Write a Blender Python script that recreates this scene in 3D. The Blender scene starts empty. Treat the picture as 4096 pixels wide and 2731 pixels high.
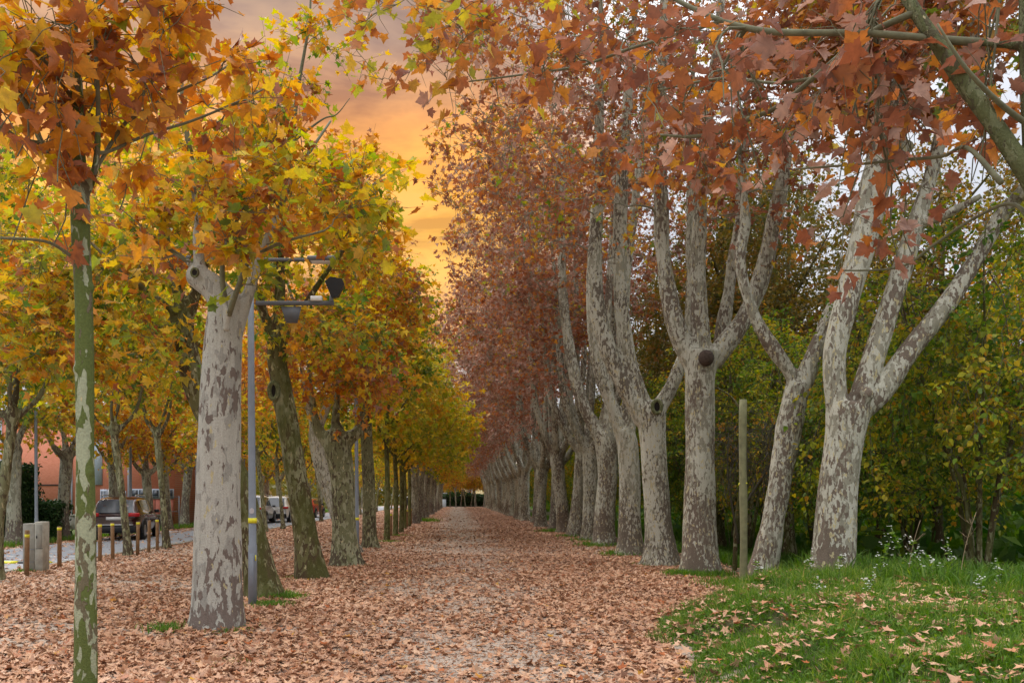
import bpy, math, random
import numpy as np
from mathutils import noise as mnoise, Vector

SC = bpy.context.scene
COL = SC.collection
F, VX, VY, H = 1960.0, 1050.0, 1143.0, 1.6
def P(px, py, D): return np.array([(px-VX)/F*D, D, H-(py-VY)/F*D])
R = math.radians
def sstep(a, b, x):
    t = np.clip((x-a)/(b-a), 0, 1); return t*t*(3-2*t)

# ------------------------------------------------------------------ helpers
def setp(o, label=None, cat=None, group=None, kind=None):
    if label: o['label'] = label
    if cat: o['category'] = cat
    if group: o['group'] = group
    if kind: o['kind'] = kind
    return o
def empty(name, loc, label=None, cat=None, group=None, rz=0):
    o = bpy.data.objects.new(name, None); COL.objects.link(o)
    o.location = loc; o.rotation_euler = (0, 0, rz); o.empty_display_size = .2
    return setp(o, label, cat, group)
def mesh(name, V, FL, smooth=False, attr=None):
    me = bpy.data.meshes.new(name)
    V = np.asarray(V, dtype=np.float32)
    if not isinstance(FL, list): FL = [FL]
    FL = [np.asarray(f, dtype=np.int32) for f in FL if len(f)]
    me.vertices.add(len(V)); me.vertices.foreach_set('co', V.ravel())
    nl = sum(f.size for f in FL); npoly = sum(len(f) for f in FL)
    me.loops.add(nl); me.polygons.add(npoly)
    me.loops.foreach_set('vertex_index', np.concatenate([f.ravel() for f in FL]))
    ls = []; c = 0
    for f in FL:
        k = f.shape[1]; ls.append(c+np.arange(len(f))*k); c += f.size
    me.polygons.foreach_set('loop_start', np.concatenate(ls).astype(np.int32))
    if smooth: me.polygons.foreach_set('use_smooth', np.ones(npoly, dtype=bool))
    me.update(calc_edges=True)
    if attr is not None:
        a = me.attributes.new('tint', 'FLOAT', 'FACE'); a.data.foreach_set('value', np.asarray(attr, dtype=np.float32))
    return me
def obj(name, me, mat=None, parent=None):
    if mat is not None and not len(me.materials): me.materials.append(mat)
    o = bpy.data.objects.new(name, me); COL.objects.link(o)
    if parent: o.parent = parent
    return o
def copy_tree(o, parent=None):
    c = o.copy(); COL.objects.link(c)
    if parent: c.parent = parent
    for ch in list(o.children): copy_tree(ch, c)
    return c
class MB:
    def __init__(s): s.V=[]; s.F={}; s.n=0
    def add(s, V, FL):
        V = np.asarray(V, float)
        for f in (FL if isinstance(FL, list) else [FL]):
            f = np.asarray(f)
            if len(f): s.F.setdefault(f.shape[1], []).append(f+s.n)
        s.V.append(V); s.n += len(V); return s
    def box(s, a, b, bev=0.0):
        x0,y0,z0=a; x1,y1,z1=b
        if bev <= 0:
            V=[(x0,y0,z0),(x1,y0,z0),(x1,y1,z0),(x0,y1,z0),(x0,y0,z1),(x1,y0,z1),(x1,y1,z1),(x0,y1,z1)]
            return s.add(V,[[(0,3,2,1),(4,5,6,7),(0,1,5,4),(1,2,6,5),(2,3,7,6),(3,0,4,7)]])
        V=[]; i3=[0,1,2]
        for ax in i3:
            for sg in (0,1):
                for (u,v) in ((0,0),(1,0),(1,1),(0,1)):
                    c=[0,0,0]; o2=[k for k in i3 if k!=ax]
                    c[ax]=(a,b)[sg][ax]
                    for k,q in zip(o2,(u,v)): c[k]=(a[k]+bev,b[k]-bev)[q]
                    V.append(c)
        V=np.array(V,float)
        import itertools
        def idx(ax,sg,corner):
            o2=[k for k in i3 if k!=ax]; uv=(corner[o2[0]],corner[o2[1]])
            return (ax*2+sg)*4+{(0,0):0,(1,0):1,(1,1):2,(0,1):3}[uv]
        q=[];t=[]
        for ax in i3:
            for sg in (0,1):
                b0=(ax*2+sg)*4; q.append([b0,b0+1,b0+2,b0+3])
        for c in itertools.product((0,1),repeat=3):
            t.append([idx(0,c[0],c),idx(1,c[1],c),idx(2,c[2],c)])
        for ax in i3:
            o2=[k for k in i3 if k!=ax]
            for p_,q_ in itertools.product((0,1),repeat=2):
                c0=[0,0,0]; c1=[0,0,0]; c1[ax]=1
                for c in (c0,c1): c[o2[0]]=p_; c[o2[1]]=q_
                q.append([idx(o2[0],p_,c0),idx(o2[0],p_,c1),idx(o2[1],q_,c1),idx(o2[1],q_,c0)])
        return s.add(V,[q,t])
    def tube(s, pts, rad, n=10, cap=True):
        V, FL = tube_geo(pts, rad, n, cap); return s.add(V, FL)
    def build(s, name, mat, parent=None, smooth=False, fix=True):
        me = mesh(name, np.concatenate(s.V), [np.concatenate(v) for v in s.F.values()], smooth)
        if fix:
            import bmesh
            bm = bmesh.new(); bm.from_mesh(me); bmesh.ops.recalc_face_normals(bm, faces=bm.faces); bm.to_mesh(me); bm.free()
        return obj(name, me, mat, parent)
def norm(v): return v/np.maximum(np.linalg.norm(v, axis=-1, keepdims=True), 1e-9)
def tube_geo(pts, rad, n=10, cap=True):
    pts = np.asarray(pts, float); k = len(pts); rad = np.broadcast_to(np.asarray(rad, float), (k,))
    T = norm(np.gradient(pts, axis=0))
    up = np.array([1., 0, 0]) if abs(T[0][0]) < .8 else np.array([0, 1., 0])
    u = norm(up-T[0]*np.dot(up, T[0])); V = []
    a = np.arange(n)*2*np.pi/n
    for i in range(k):
        u = norm(u-T[i]*np.dot(u, T[i])); w = np.cross(T[i], u)
        V.append(pts[i]+rad[i]*(np.cos(a)[:, None]*u+np.sin(a)[:, None]*w))
    V = np.concatenate(V); q = []
    i = np.arange(k-1)[:, None]*n; j = np.arange(n)[None]
    q = np.stack([i+j, i+(j+1) % n, i+n+(j+1) % n, i+n+j], -1).reshape(-1, 4)
    FL = [q]
    if cap:
        V = np.concatenate([V, pts[:1], pts[-1:]]); c0 = k*n; c1 = c0+1
        j = np.arange(n)
        t = np.concatenate([np.stack([np.full(n, c0), (j+1) % n, j], -1), np.stack([np.full(n, c1), (k-1)*n+j, (k-1)*n+(j+1) % n], -1)])
        FL.append(t)
    return V, FL
def tubes_batch(PT, RR, n):
    """PT (m,k,3) RR (m,k) -> one mesh of open tubes"""
    m, k, _ = PT.shape
    T = norm(np.gradient(PT, axis=1)); d = norm(PT[:, -1]-PT[:, 0])
    up = np.where(np.abs(d[:, 2:3]) < .8, np.array([[0, 0, 1.]]), np.array([[1., 0, 0]]))
    u = norm(np.cross(d, up))[:, None]; u = norm(u-T*np.sum(u*T, -1, keepdims=True)); w = np.cross(T, u)
    a = np.arange(n)*2*np.pi/n
    V = PT[:, :, None]+RR[:, :, None, None]*(np.cos(a)[None, None, :, None]*u[:, :, None]+np.sin(a)[None, None, :, None]*w[:, :, None])
    V = V.reshape(-1, 3)
    b = (np.arange(m)*k*n)[:, None, None]+(np.arange(k-1)*n)[None, :, None]; j = np.arange(n)[None, None]
    q = np.stack([b+j, b+(j+1) % n, b+n+(j+1) % n, b+n+j], -1).reshape(-1, 4)
    return V, q
def catmull(pts, per=5):
    pts = np.asarray(pts, float); out = []
    Q = np.vstack([2*pts[0]-pts[1], pts, 2*pts[-1]-pts[-2]])
    for i in range(1, len(Q)-2):
        p0, p1, p2, p3 = Q[i-1:i+3]
        for t in np.arange(per)/per:
            out.append(.5*((2*p1)+(-p0+p2)*t+(2*p0-5*p1+4*p2-p3)*t*t+(-p0+3*p1-3*p2+p3)*t**3))
    out.append(pts[-1]); return np.array(out)

# ------------------------------------------------------------------ materials
class N:
    def __init__(s, name):
        s.m = bpy.data.materials.new(name); s.m.use_nodes = True; s.t = s.m.node_tree; s.t.nodes.clear()
        s.out = s.t.nodes.new('ShaderNodeOutputMaterial')
    def n(s, typ, inp=None, **kw):
        x = s.t.nodes.new(typ)
        for k, v in kw.items(): setattr(x, k, v)
        for k, v in (inp or {}).items(): s.put(x.inputs[k], v)
        return x
    def put(s, sock, v):
        if isinstance(v, bpy.types.NodeSocket): s.t.links.new(v, sock)
        elif isinstance(v, (tuple, list)) and len(v) == 3 and sock.type == 'RGBA': sock.default_value = (*v, 1)
        else: sock.default_value = v
    def noise(s, vec, scale, detail=3, rough=.5, dist=0): return s.n('ShaderNodeTexNoise', {'Vector': vec, 'Scale': scale, 'Detail': detail, 'Roughness': rough, 'Distortion': dist}).outputs['Fac']
    def mr(s, v, a, b, c=0., d=1.): return s.n('ShaderNodeMapRange', {0: v, 1: a, 2: b, 3: c, 4: d}, interpolation_type='SMOOTHSTEP').outputs[0]
    def mix(s, f, a, b, typ='MIX'):
        x = s.n('ShaderNodeMix', data_type='RGBA', blend_type=typ)
        s.put(x.inputs['Factor'], f); s.put(x.inputs[6], a); s.put(x.inputs[7], b); return x.outputs[2]
    def math(s, op, a, b=0.): return s.n('ShaderNodeMath', {0: a, 1: b}, operation=op).outputs[0]
    def vmath(s, op, a, b): return s.n('ShaderNodeVectorMath', {0: a, 1: b}, operation=op).outputs[0]
    def ramp(s, f, stops, interp='LINEAR'):
        x = s.n('ShaderNodeValToRGB', {0: f}); cr = x.color_ramp; cr.interpolation = interp
        while len(cr.elements) < len(stops): cr.elements.new(.5)
        for e, (p, c) in zip(cr.elements, stops): e.position = p; e.color = (*c, 1)
        return x.outputs[0]
    def surf(s, col, rough=.8, bump=None, bstr=.3, bdist=.02, spec=.3, metal=0., coat=0.):
        b = s.n('ShaderNodeBsdfPrincipled', {'Base Color': col, 'Roughness': rough, 'Specular IOR Level': spec, 'Metallic': metal, 'Coat Weight': coat})
        if bump is not None:
            bp = s.n('ShaderNodeBump', {'Height': bump, 'Strength': bstr, 'Distance': bdist}); s.put(b.inputs['Normal'], bp.outputs[0])
        s.t.links.new(b.outputs[0], s.out.inputs[0]); return s.m
    def objco(s, rnd=True):
        tc = s.n('ShaderNodeTexCoord').outputs['Object']
        if not rnd: return tc
        r = s.n('ShaderNodeObjectInfo').outputs['Random']
        return s.vmath('ADD', tc, s.n('ShaderNodeCombineXYZ', {0: s.math('MULTIPLY', r, 37.), 1: s.math('MULTIPLY', r, 91.), 2: 0.}).outputs[0])

def bark(name, pale, olive, brown, thA=.5, thB=.52, base=.1, sc=1., cream=.64, moss=None, rnd=True):
    g = N(name); co = g.objco(rnd); z = g.n('ShaderNodeSeparateXYZ', {0: g.n('ShaderNodeTexCoord').outputs['Object']}).outputs[2]
    mp = g.n('ShaderNodeMapping', {'Vector': co, 'Scale': (1, 1, .42)}).outputs[0]
    wob = g.n('ShaderNodeTexNoise', {'Vector': mp, 'Scale': 9*sc, 'Detail': 2}).outputs['Color']
    v = g.vmath('ADD', mp, g.n('ShaderNodeVectorMath', {0: wob, 'Scale': .10/sc}, operation='SCALE').outputs[0])
    big = g.noise(v, 1.7*sc, 2); nA = g.noise(v, 10*sc, 3, .5)
    nA2 = g.math('ADD', nA, g.math('MULTIPLY', g.math('SUBTRACT', big, .5), .6))
    mA = g.mr(nA2, thA-.012, thA+.012)
    v2 = g.vmath('ADD', v, (13., 7., 5.))
    hb = g.mr(z, 1.9, 0.15, 0., base)
    nB = g.math('ADD', g.math('ADD', g.noise(v2, 14*sc, 3, .55), g.math('MULTIPLY', g.math('SUBTRACT', g.noise(v2, 1.5*sc, 3), .5), .75)), hb)
    mB = g.mr(nB, thB-.012, thB+.012)
    v3 = g.vmath('ADD', v, (31., 17., 3.)); mC = g.mr(g.noise(v3, 13*sc, 2), cream-.01, cream+.015)
    fine = g.noise(co, 60, 4, .65)
    c = g.mix(mA, pale, olive); c = g.mix(mB, c, brown)
    c = g.mix(mC, c, (.47, .41, .24))
    if moss: c = g.mix(g.mr(g.noise(v, 2.6*sc, 3), .44, .6, 0, moss[3]), c, moss[:3])
    c = g.mix(1., c, g.ramp(fine, [(.25, (.72, .72, .72)), (.75, (1.15, 1.13, 1.1))]), 'MULTIPLY')
    streak = g.noise(g.n('ShaderNodeMapping', {'Vector': co, 'Scale': (1, 1, .06)}).outputs[0], 24, 3)
    c = g.mix(.35, c, g.ramp(streak, [(.3, (.7, .7, .68)), (.7, (1.2, 1.2, 1.2))]), 'MULTIPLY')
    bump = g.math('ADD', g.math('ADD', g.math('MULTIPLY', mB, .5), g.math('MULTIPLY', mA, .35)), g.math('MULTIPLY', fine, .9))
    return g.surf(c, .85, bump, .8, .018, .2)
M = {}
M['bark_pale'] = bark('plane_bark_pale', (.47, .46, .38), (.30, .29, .22), (.155, .13, .10), .53, .57, .12, 1.5)
M['bark_big'] = bark('plane_bark_smooth', (.42, .41, .36), (.31, .30, .265), (.17, .135, .115), .57, .635, .20, 1.0, .67)
M['bark_brown'] = bark('plane_bark_brown', (.46, .45, .37), (.27, .255, .195), (.165, .13, .10), .53, .565, .15, 1.5)
M['bark_moss'] = bark('plane_bark_mossy', (.27, .26, .15), (.15, .14, .06), (.085, .06, .03), .48, .53, .06, 1.1, .68, (.08, .085, .02, .75))
M['bark_olive'] = bark('plane_bark_olive', (.32, .32, .2), (.19, .19, .1), (.10, .08, .05), .48, .56, .08, 1.2, .67)
M['bark_young'] = bark('young_plane_bark', (.34, .37, .25), (.11, .14, .04), (.15, .13, .08), .485, .60, .06, 1.0, .7)
M['bark_limb'] = bark('plane_limb_olive', (.17, .18, .095), (.115, .125, .055), (.10, .09, .05), .5, .6, .0, 2.2, .7)
M['bark_green'] = bark('young_stem_bark', (.2, .2, .09), (.13, .14, .045), (.09, .075, .035), .5, .6, .0, 1.5, .75)
M['bark_far'] = bark('plane_bark_far', (.38, .375, .3), (.24, .23, .17), (.15, .12, .10), .52, .57, .14, 1.3, .68)
def simple(name, col, rough=.7, var=.15, scale=8, metal=0., spec=.4, bump=.15, coat=0., bd=.01):
    g = N(name); co = g.objco(); f = g.noise(co, scale, 5, .6)
    c = g.mix(1., col, g.ramp(f, [(.25, (1-var,)*3), (.75, (1+var,)*3)]), 'MULTIPLY')
    return g.surf(c, rough, f, bump, bd, spec, metal, coat)
M['twig'] = simple('twig_bark', (.085, .075, .05), .8, .3, 20)
M['branch'] = simple('branch_bark', (.13, .125, .07), .8, .35, 14)
M['branch_pale'] = simple('branch_bark_pale', (.21, .2, .14), .8, .35, 14)
def leafmat(name, stops, trans=.35, under=(.5, .42, .36), tsat=1.25, attr='tint', shift=.12):
    g = N(name); a = g.n('ShaderNodeAttribute', attribute_name=attr).outputs['Fac']
    r = g.n('ShaderNodeObjectInfo').outputs['Random']
    a = g.math('ADD', a, g.math('MULTIPLY', g.math('SUBTRACT', r, .5), shift))
    c = g.ramp(a, stops)
    co = g.n('ShaderNodeTexCoord').outputs['Object']
    c = g.mix(1., c, g.ramp(g.noise(co, 22, 3, .6), [(.3, (.78, .78, .78)), (.7, (1.2, 1.17, 1.1))]), 'MULTIPLY')
    bf = g.n('ShaderNodeNewGeometry').outputs['Backfacing']
    cu = g.mix(.18, c, under)
    cf = g.mix(bf, c, cu)
    p = g.n('ShaderNodeBsdfPrincipled', {'Base Color': cf, 'Roughness': .6, 'Specular IOR Level': .2})
    ct = g.n('ShaderNodeHueSaturation', {'Saturation': tsat, 'Value': 1.35, 'Color': c}).outputs[0]
    t = g.n('ShaderNodeBsdfTranslucent', {'Color': ct})
    mx = g.n('ShaderNodeMixShader', {0: trans, 1: p.outputs[0], 2: t.outputs[0]})
    g.t.links.new(mx.outputs[0], g.out.inputs[0]); return g.m
M['leaf_l'] = leafmat('leaf_autumn_gold', [(0, (.09, .17, .018)), (.22, (.34, .38, .03)), (.42, (.62, .42, .025)), (.6, (.58, .26, .025)), (.8, (.40, .13, .03)), (.92, (.28, .09, .035)), (1, (.28, .16, .12))], .42)
M['leaf_r'] = leafmat('leaf_autumn_rust', [(0, (.14, .22, .02)), (.12, (.48, .38, .03)), (.27, (.52, .22, .035)), (.42, (.38, .125, .035)), (.62, (.27, .085, .04)), (.76, (.19, .07, .042)), (.86, (.31, .155, .11)), (1, (.42, .26, .205))], .34, tsat=1.05)
M['leaf_w'] = leafmat('leaf_woodland', [(0, (.035, .10, .015)), (.4, (.12, .21, .02)), (.66, (.30, .31, .02)), (.85, (.52, .39, .02)), (1, (.5, .2, .02))], .4, (.3, .36, .25))
M['leaf_o'] = leafmat('leaf_olive_brown', [(0, (.08, .10, .02)), (.4, (.14, .13, .03)), (.7, (.26, .17, .03)), (1, (.34, .14, .035))], .3, (.3, .3, .22))
M['hedge'] = leafmat('leaf_hedge', [(0, (.012, .035, .01)), (.6, (.03, .075, .02)), (1, (.07, .12, .03))], .15, (.1, .15, .08))
M['litter'] = leafmat('leaf_litter', [(0, (.06, .028, .018)), (.15, (.19, .08, .04)), (.45, (.41, .205, .115)), (.78, (.56, .35, .22)), (.92, (.36, .12, .045)), (.97, (.32, .085, .02)), (1, (.6, .38, .04))], .08, (.55, .42, .33), 1.)
M['grass'] = leafmat('grass_blade', [(0, (.04, .085, .015)), (.5, (.10, .20, .03)), (.85, (.22, .30, .06)), (1, (.42, .36, .14))], .4, (.2, .3, .1))
M['hole'] = simple('hollow_shade_dark', (.012, .008, .006), .95)  # near-black colour stands in for the shade inside hollows and hedges
M['burl'] = simple('burl_wood', (.06, .04, .03), .95, .5, 25, bump=.8, bd=.03)
M['dark_steel'] = simple('weathered_dark_steel', (.10, .105, .115), .6, .2, 9)
M['steel'] = simple('galvanised_grey_paint', (.20, .225, .26), .55, .12, 6, 0., .4, .08)
M['yellow'] = simple('yellow_band', (.72, .66, .03), .5, .05)
M['wood'] = simple('bollard_wood', (.25, .15, .075), .85, .35, 9, bump=.4)
M['stake'] = simple('stake_wood', (.155, .15, .075), .9, .35, 9, bump=.5)
M['concrete'] = simple('cabinet_concrete', (.27, .26, .22), .9, .25, 5, bump=.4)
M['brick'] = simple('salmon_brick_wall', (.60, .215, .13), .9, .1, 30, bump=.3)
M['black'] = simple('black_plastic', (.012, .013, .016), .45, .1)
M['white'] = simple('white_plastic', (.7, .7, .7), .5, .05)
M['sticker'] = simple('pole_sticker', (.45, .42, .43), .6, .15, 60)

# ------------------------------------------------------------------ leaf shapes
def star(teeth=False):
    half = [(0, .03), (.42, -.06), (.30, .22), (.62, .46), (.24, .50), (0, 1.)]
    if teeth:
        half = [(0, .03), (.14, -.04), (.26, -.03), (.44, -.10), (.40, .05), (.46, .13), (.32, .22), (.44, .27), (.50, .40), (.66, .50), (.46, .52), (.36, .62), (.23, .50), (.27, .62), (.20, .74), (.14, .80), (0, 1.02)]
    pts = half+[(-x, y) for x, y in half[-2:0:-1]]
    V = np.array([(0, .3)]+pts); n = len(pts)
    T = np.array([(0, 1+i, 1+(i+1) % n) for i in range(n)])
    return V, T
def oval():
    V = np.array([(0, 0), (.3, .25), (.33, .55), (0, 1.), (-.33, .55), (-.3, .25)]); T = np.array([(0, 1, 2), (0, 2, 3), (0, 3, 4), (0, 4, 5)]); return V, T
def lowleaf():
    V = np.array([(0, 0), (.5, .12), (.30, .42), (0, 1.), (-.30, .42), (-.5, .12)]); T = np.array([(0, 1, 2), (0, 2, 3), (0, 3, 4), (0, 4, 5)]); return V, T
LV = {'hi': star(True), 'mid': star(False), 'low': lowleaf(), 'oval': oval()}
def leaves_mesh(name, pos, d, nrm, size, tint, kind, rng, curl=1.35):
    V2, T = LV[kind]; m = len(pos)
    s = norm(np.cross(d, nrm)); nrm = np.cross(s, d)
    c1 = rng.uniform(-.1, .55, (m, 1))*curl; c2 = rng.uniform(-.45, .25, (m, 1))*curl; c3 = rng.uniform(-.3, .3, (m, 1))*curl
    x = V2[None, :, 0]*rng.uniform(.85, 1.15, (m, 1)); y = V2[None, :, 1]+0*x
    z = c1*np.abs(x)+c2*y*y+c3*x*y
    V = pos[:, None]+size[:, None, None]*(x[..., None]*s[:, None]+y[..., None]*d[:, None]+z[..., None]*nrm[:, None])
    k = V2.shape[0]; Fc = (T[None]+(np.arange(m)*k)[:, None, None]).reshape(-1, 3)
    return mesh(name, V.reshape(-1, 3), [Fc], False, np.repeat(tint, len(T)))
def fnoise(p, s, seed=0):
    r = np.random.RandomState(seed); v = 0
    for i in range(5):
        k = r.normal(size=3)*s*(1+.5*i); v = v+np.sin(p@k+r.uniform(0, 6.28))/(1+.4*i)
    return v/3.

# ------------------------------------------------------------------ tree builder
def limb_px(D, rows):
    """rows: (px,py,width_px[,depth]) -> points, radii"""
    pts = []; rad = []
    for r in rows:
        d = r[3] if len(r) > 3 else D
        pts.append(P(r[0], r[1], d)); rad.append(r[2]/2/F*d)
    return np.array(pts), np.array(rad)
def sample_env(env, n, rng, hollow=.35):
    """env: list of (center, radii, weight[, zlo])"""
    w = np.array([e[2] for e in env], float); w /= w.sum(); out = []
    while len(out) < n:
        e = env[rng.choice(len(env), p=w)]
        v = rng.normal(size=3); v /= np.linalg.norm(v); r = (hollow+(1-hollow)*rng.uniform()**.5) if rng.uniform() < .8 else rng.uniform()
        p = np.array(e[0])+v*r*np.array(e[1])
        out.append(p)
    return np.array(out)
def make_tree(name, loc, limbs, env, K, leaf='mid', size=.16, per=6, tw=7, twlen=(.35, .8), mats=('bark_pale', 'branch', 'leaf_l'), tint=None, seed=1,
              blobs=(), voxel=.04, rlimb=.045, label=None, cat='tree', group=None, tips=None, flare=.35, remesh=True, hang=.5, brad=1., spread=1., sides=18, lump=.02):
    rng = np.random.RandomState(seed); loc = np.array(loc, float)
    root = empty(name, loc, label, cat, group)
    big = MB(); thin = MB(); S = []; SR = []; ST = []
    for li, (pts, rad) in enumerate(limbs):
        pts = np.asarray(pts, float); rad = np.asarray(rad, float)
        cp = catmull(np.column_stack([pts, rad]), 5); q = cp[:, :3]-loc; r = np.maximum(cp[:, 3], .006)
        if li == 0: r = r*(1+flare*np.exp(-np.maximum(q[:, 2], 0)/.22))
        L = np.linalg.norm(np.diff(q, axis=0), axis=1).sum()
        if li > 0 and r[0] < .12:
            q = q+np.stack([np.sin(np.linspace(0, L*2.2, len(q))+li)*.02, np.cos(np.linspace(0, L*1.7, len(q))+2*li)*.02, np.zeros(len(q))], -1)*np.linspace(0, 1, len(q))[:, None]
        T = norm(np.gradient(q, axis=0))
        for a, b, c in zip(q, r, T):
            if b > 0: S.append(a); SR.append(b); ST.append(c)
        k = int(np.sum(r > rlimb))
        if remesh and k >= 2:
            big.tube(q[:k+1] if k < len(q) else q, r[:k+1] if k < len(q) else r, sides)
            if k < len(q): thin.tube(q[max(k-1, 0):], r[max(k-1, 0):], 8)
        else: (thin if remesh or r[0] < rlimb else big).tube(q, r, sides if r[0] > .05 else 8)
    for c, r in blobs:
        c = np.array(c)-loc; n1, n2 = 10, 7
        th = np.linspace(.15, np.pi-.15, n2); big.tube(np.array([[c[0], c[1], c[2]+r*math.cos(t)] for t in th]), r*np.sin(th), n1)
    if big.n:
        tk = big.build('trunk', M[mats[0]], root, True)
        if remesh:
            md = tk.modifiers.new('r', 'REMESH'); md.mode = 'VOXEL'; md.voxel_size = voxel
            sm = tk.modifiers.new('s', 'SMOOTH'); sm.iterations = 5; sm.factor = .6
            dg = bpy.context.evaluated_depsgraph_get(); me = bpy.data.meshes.new_from_object(tk.evaluated_get(dg)); me.name = 'trunk'
            tk.modifiers.clear(); old = tk.data; tk.data = me; bpy.data.meshes.remove(old)
            n = len(me.vertices); co = np.empty(n*3, np.float32); me.vertices.foreach_get('co', co); co = co.reshape(-1, 3)
            no = np.empty(n*3, np.float32); me.vertices.foreach_get('normal', no); no = no.reshape(-1, 3)
            q = co.copy(); q[:, 2] *= .35
            f = fnoise(q, 4, seed)*lump*1.4+fnoise(q, 13, seed+5)*lump*.5
            fl = np.exp(-np.maximum(co[:, 2], 0)/.3)*fnoise(q*[1, 1, .2], 6, seed+9)*lump*3.5
            co = co+no*(f+fl)[:, None]
            me.vertices.foreach_set('co', co.ravel().astype(np.float32)); me.polygons.foreach_set('use_smooth', np.ones(len(me.polygons), bool)); me.update()
            if not len(me.materials): me.materials.append(M[mats[0]])
    # branches towards sampled tips
    tp = sample_env(env, K, rng) if tips is None else np.asarray(tips)
    if tips is not None and K > 0 and env: tp = np.vstack([tp, sample_env(env, K, rng)])
    tp = tp-loc; S0 = len(S)
    S = [s for s in S]; A = np.array(S)
    dmin = np.array([np.min(np.linalg.norm(A-t, axis=1)) for t in tp]); tp = tp[np.argsort(dmin)]
    nb = len(tp); kk = 8; PT = np.zeros((nb, kk, 3)); RR = np.zeros((nb, kk))
    cap = S0+nb*4; SA = np.zeros((cap, 3)); SRr = np.zeros(cap); STt = np.zeros((cap, 3))
    SA[:S0] = A; SRr[:S0] = SR; STt[:S0] = ST; cnt = S0
    zmin = np.min(A[:, 2]); zfork = np.max(limbs[0][0][:, 2])-loc[2]
    for i, t in enumerate(tp):
        a = SA[:cnt]; dv = t-a; d = np.linalg.norm(dv, axis=1)
        cost = d+.5*np.maximum(0, a[:, 2]-t[2]+.15*d)+np.where(SRr[:cnt] > .2, 1.5, 0)+np.where(a[:, 2] < .8*zfork, 3, 0)
        j = int(np.argmin(cost)); s0 = a[j]; L = d[j]; T = STt[j]
        dr = norm(dv[j]); c1 = s0+norm(T*.7+dr*.6+np.array([0, 0, .25]))*L*.35
        c2 = t-norm(dr+np.array([0, 0, rng.uniform(-.6, .25)]))*L*.3
        u = np.linspace(0, 1, kk)[:, None]
        p = (1-u)**3*s0+3*u*(1-u)**2*c1+3*u*u*(1-u)*c2+u**3*t
        p[1:-1] += rng.normal(size=(kk-2, 3))*L*.018
        PT[i] = p; r0 = min(.75*SRr[j], (.007+.011*L)*brad)
        RR[i] = r0+(.0045*brad-r0)*(u[:, 0]**.8)
        for q in (2, 4, 6): SA[cnt] = p[q]; SRr[cnt] = RR[i, q]; STt[cnt] = norm(p[q+1]-p[q-1]); cnt += 1
    V, q = tubes_batch(PT, RR, 5); thin.add(V, [q])
    # twigs
    m = nb*tw; bi = np.repeat(np.arange(nb), tw); bu = rng.uniform(.45, 1., m)*(kk-1); b0 = np.clip(bu.astype(int), 0, kk-2); fr = (bu-b0)[:, None]
    st = PT[bi, b0]*(1-fr)+PT[bi, b0+1]*fr; bd = norm(PT[bi, -1]-PT[bi, 0])
    td = norm(bd*.6+rng.normal(size=(m, 3))*.65*spread+np.array([0, 0, .1])); tl = rng.uniform(twlen[0], twlen[1], m)
    mid = st+td*tl[:, None]*.5+rng.normal(size=(m, 3))*.03; end = st+td*tl[:, None]+np.array([0, 0, -.12])*tl[:, None]+rng.normal(size=(m, 3))*.04
    V, q = tubes_batch(np.stack([st, mid, end], 1), np.tile(np.array([[.0045, .0035, .002]])*brad, (m, 1)), 3); thin.add(V, [q])
    if thin.n: thin.build('branches', M[mats[1]], root, True, fix=False)
    # leaves
    n = m*per; ti = np.repeat(np.arange(m), per); u = rng.uniform(.25, 1.05, n)[:, None]
    pp = np.where(u < .5, st[ti]*(1-2*u)+mid[ti]*2*u, mid[ti]*(2-2*u)+end[ti]*(2*u-1))
    od = norm(rng.normal(size=(n, 3))*[1, 1, .5]); ld = norm(od+td[ti]*.4+np.array([0, 0, -hang])+rng.normal(size=(n, 3))*.2)
    pp = pp+od*rng.uniform(.03, .09, (n, 1))
    nn = norm(np.array([0, 0, 1.])+rng.normal(size=(n, 3))*.55)
    sz = size*rng.uniform(.42, 1.22, n)
    world = pp+loc
    tv = tint(world, rng, bi[ti]) if tint else rng.uniform(0, 1, n)
    obj('leaves', leaves_mesh('leaves', pp, ld, nn, sz, np.clip(tv, 0, 1), leaf, rng), M[mats[2]], root)
    return root
def tint_fn(base, amp=.18, sc=.6, rnd=.12, seed=3, gx=0., gz=0., zc=0., cl=.12):
    def f(w, rng, b):
        cv = np.random.RandomState(seed).normal(size=int(b.max())+1)*cl
        return base+fnoise(w, sc, seed)*amp+cv[b]+rng.normal(size=len(w))*rnd+gz*(w[:, 2]-zc)+gx*w[:, 0]
    return f

# ------------------------------------------------------------------ camera, light, sky
cam = bpy.data.cameras.new('camera'); co_ = bpy.data.objects.new('camera', cam); COL.objects.link(co_)
co_.location = (0, 0, H); co_.rotation_euler = (R(90), 0, 0); cam.sensor_width = 36; cam.sensor_fit = 'HORIZONTAL'; cam.lens = 36*F/2352
cam.shift_x = (1176-VX)/2352; cam.shift_y = (VY-784)/2352; cam.clip_end = 3000; cam.clip_start = .05
SC.camera = co_
SC.view_settings.view_transform = 'Standard'; SC.view_settings.look = 'None'; SC.view_settings.exposure = EXPO = 0.7; SC.view_settings.gamma = 1.0
SC.cycles.max_bounces = 7; SC.cycles.diffuse_bounces = 4; SC.cycles.transmission_bounces = 4; SC.cycles.glossy_bounces = 2
SUN_AZ, SUN_EL = R(-38), R(42)      # azimuth from +Y towards +X
sun = bpy.data.lights.new('sun', 'SUN'); sun.energy = 1.5; sun.angle = R(11); sun.color = (1., .93, .84)
so = bpy.data.objects.new('sun', sun); COL.objects.link(so)
sd = Vector((math.sin(SUN_AZ)*math.cos(SUN_EL), math.cos(SUN_AZ)*math.cos(SUN_EL), math.sin(SUN_EL)))
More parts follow.
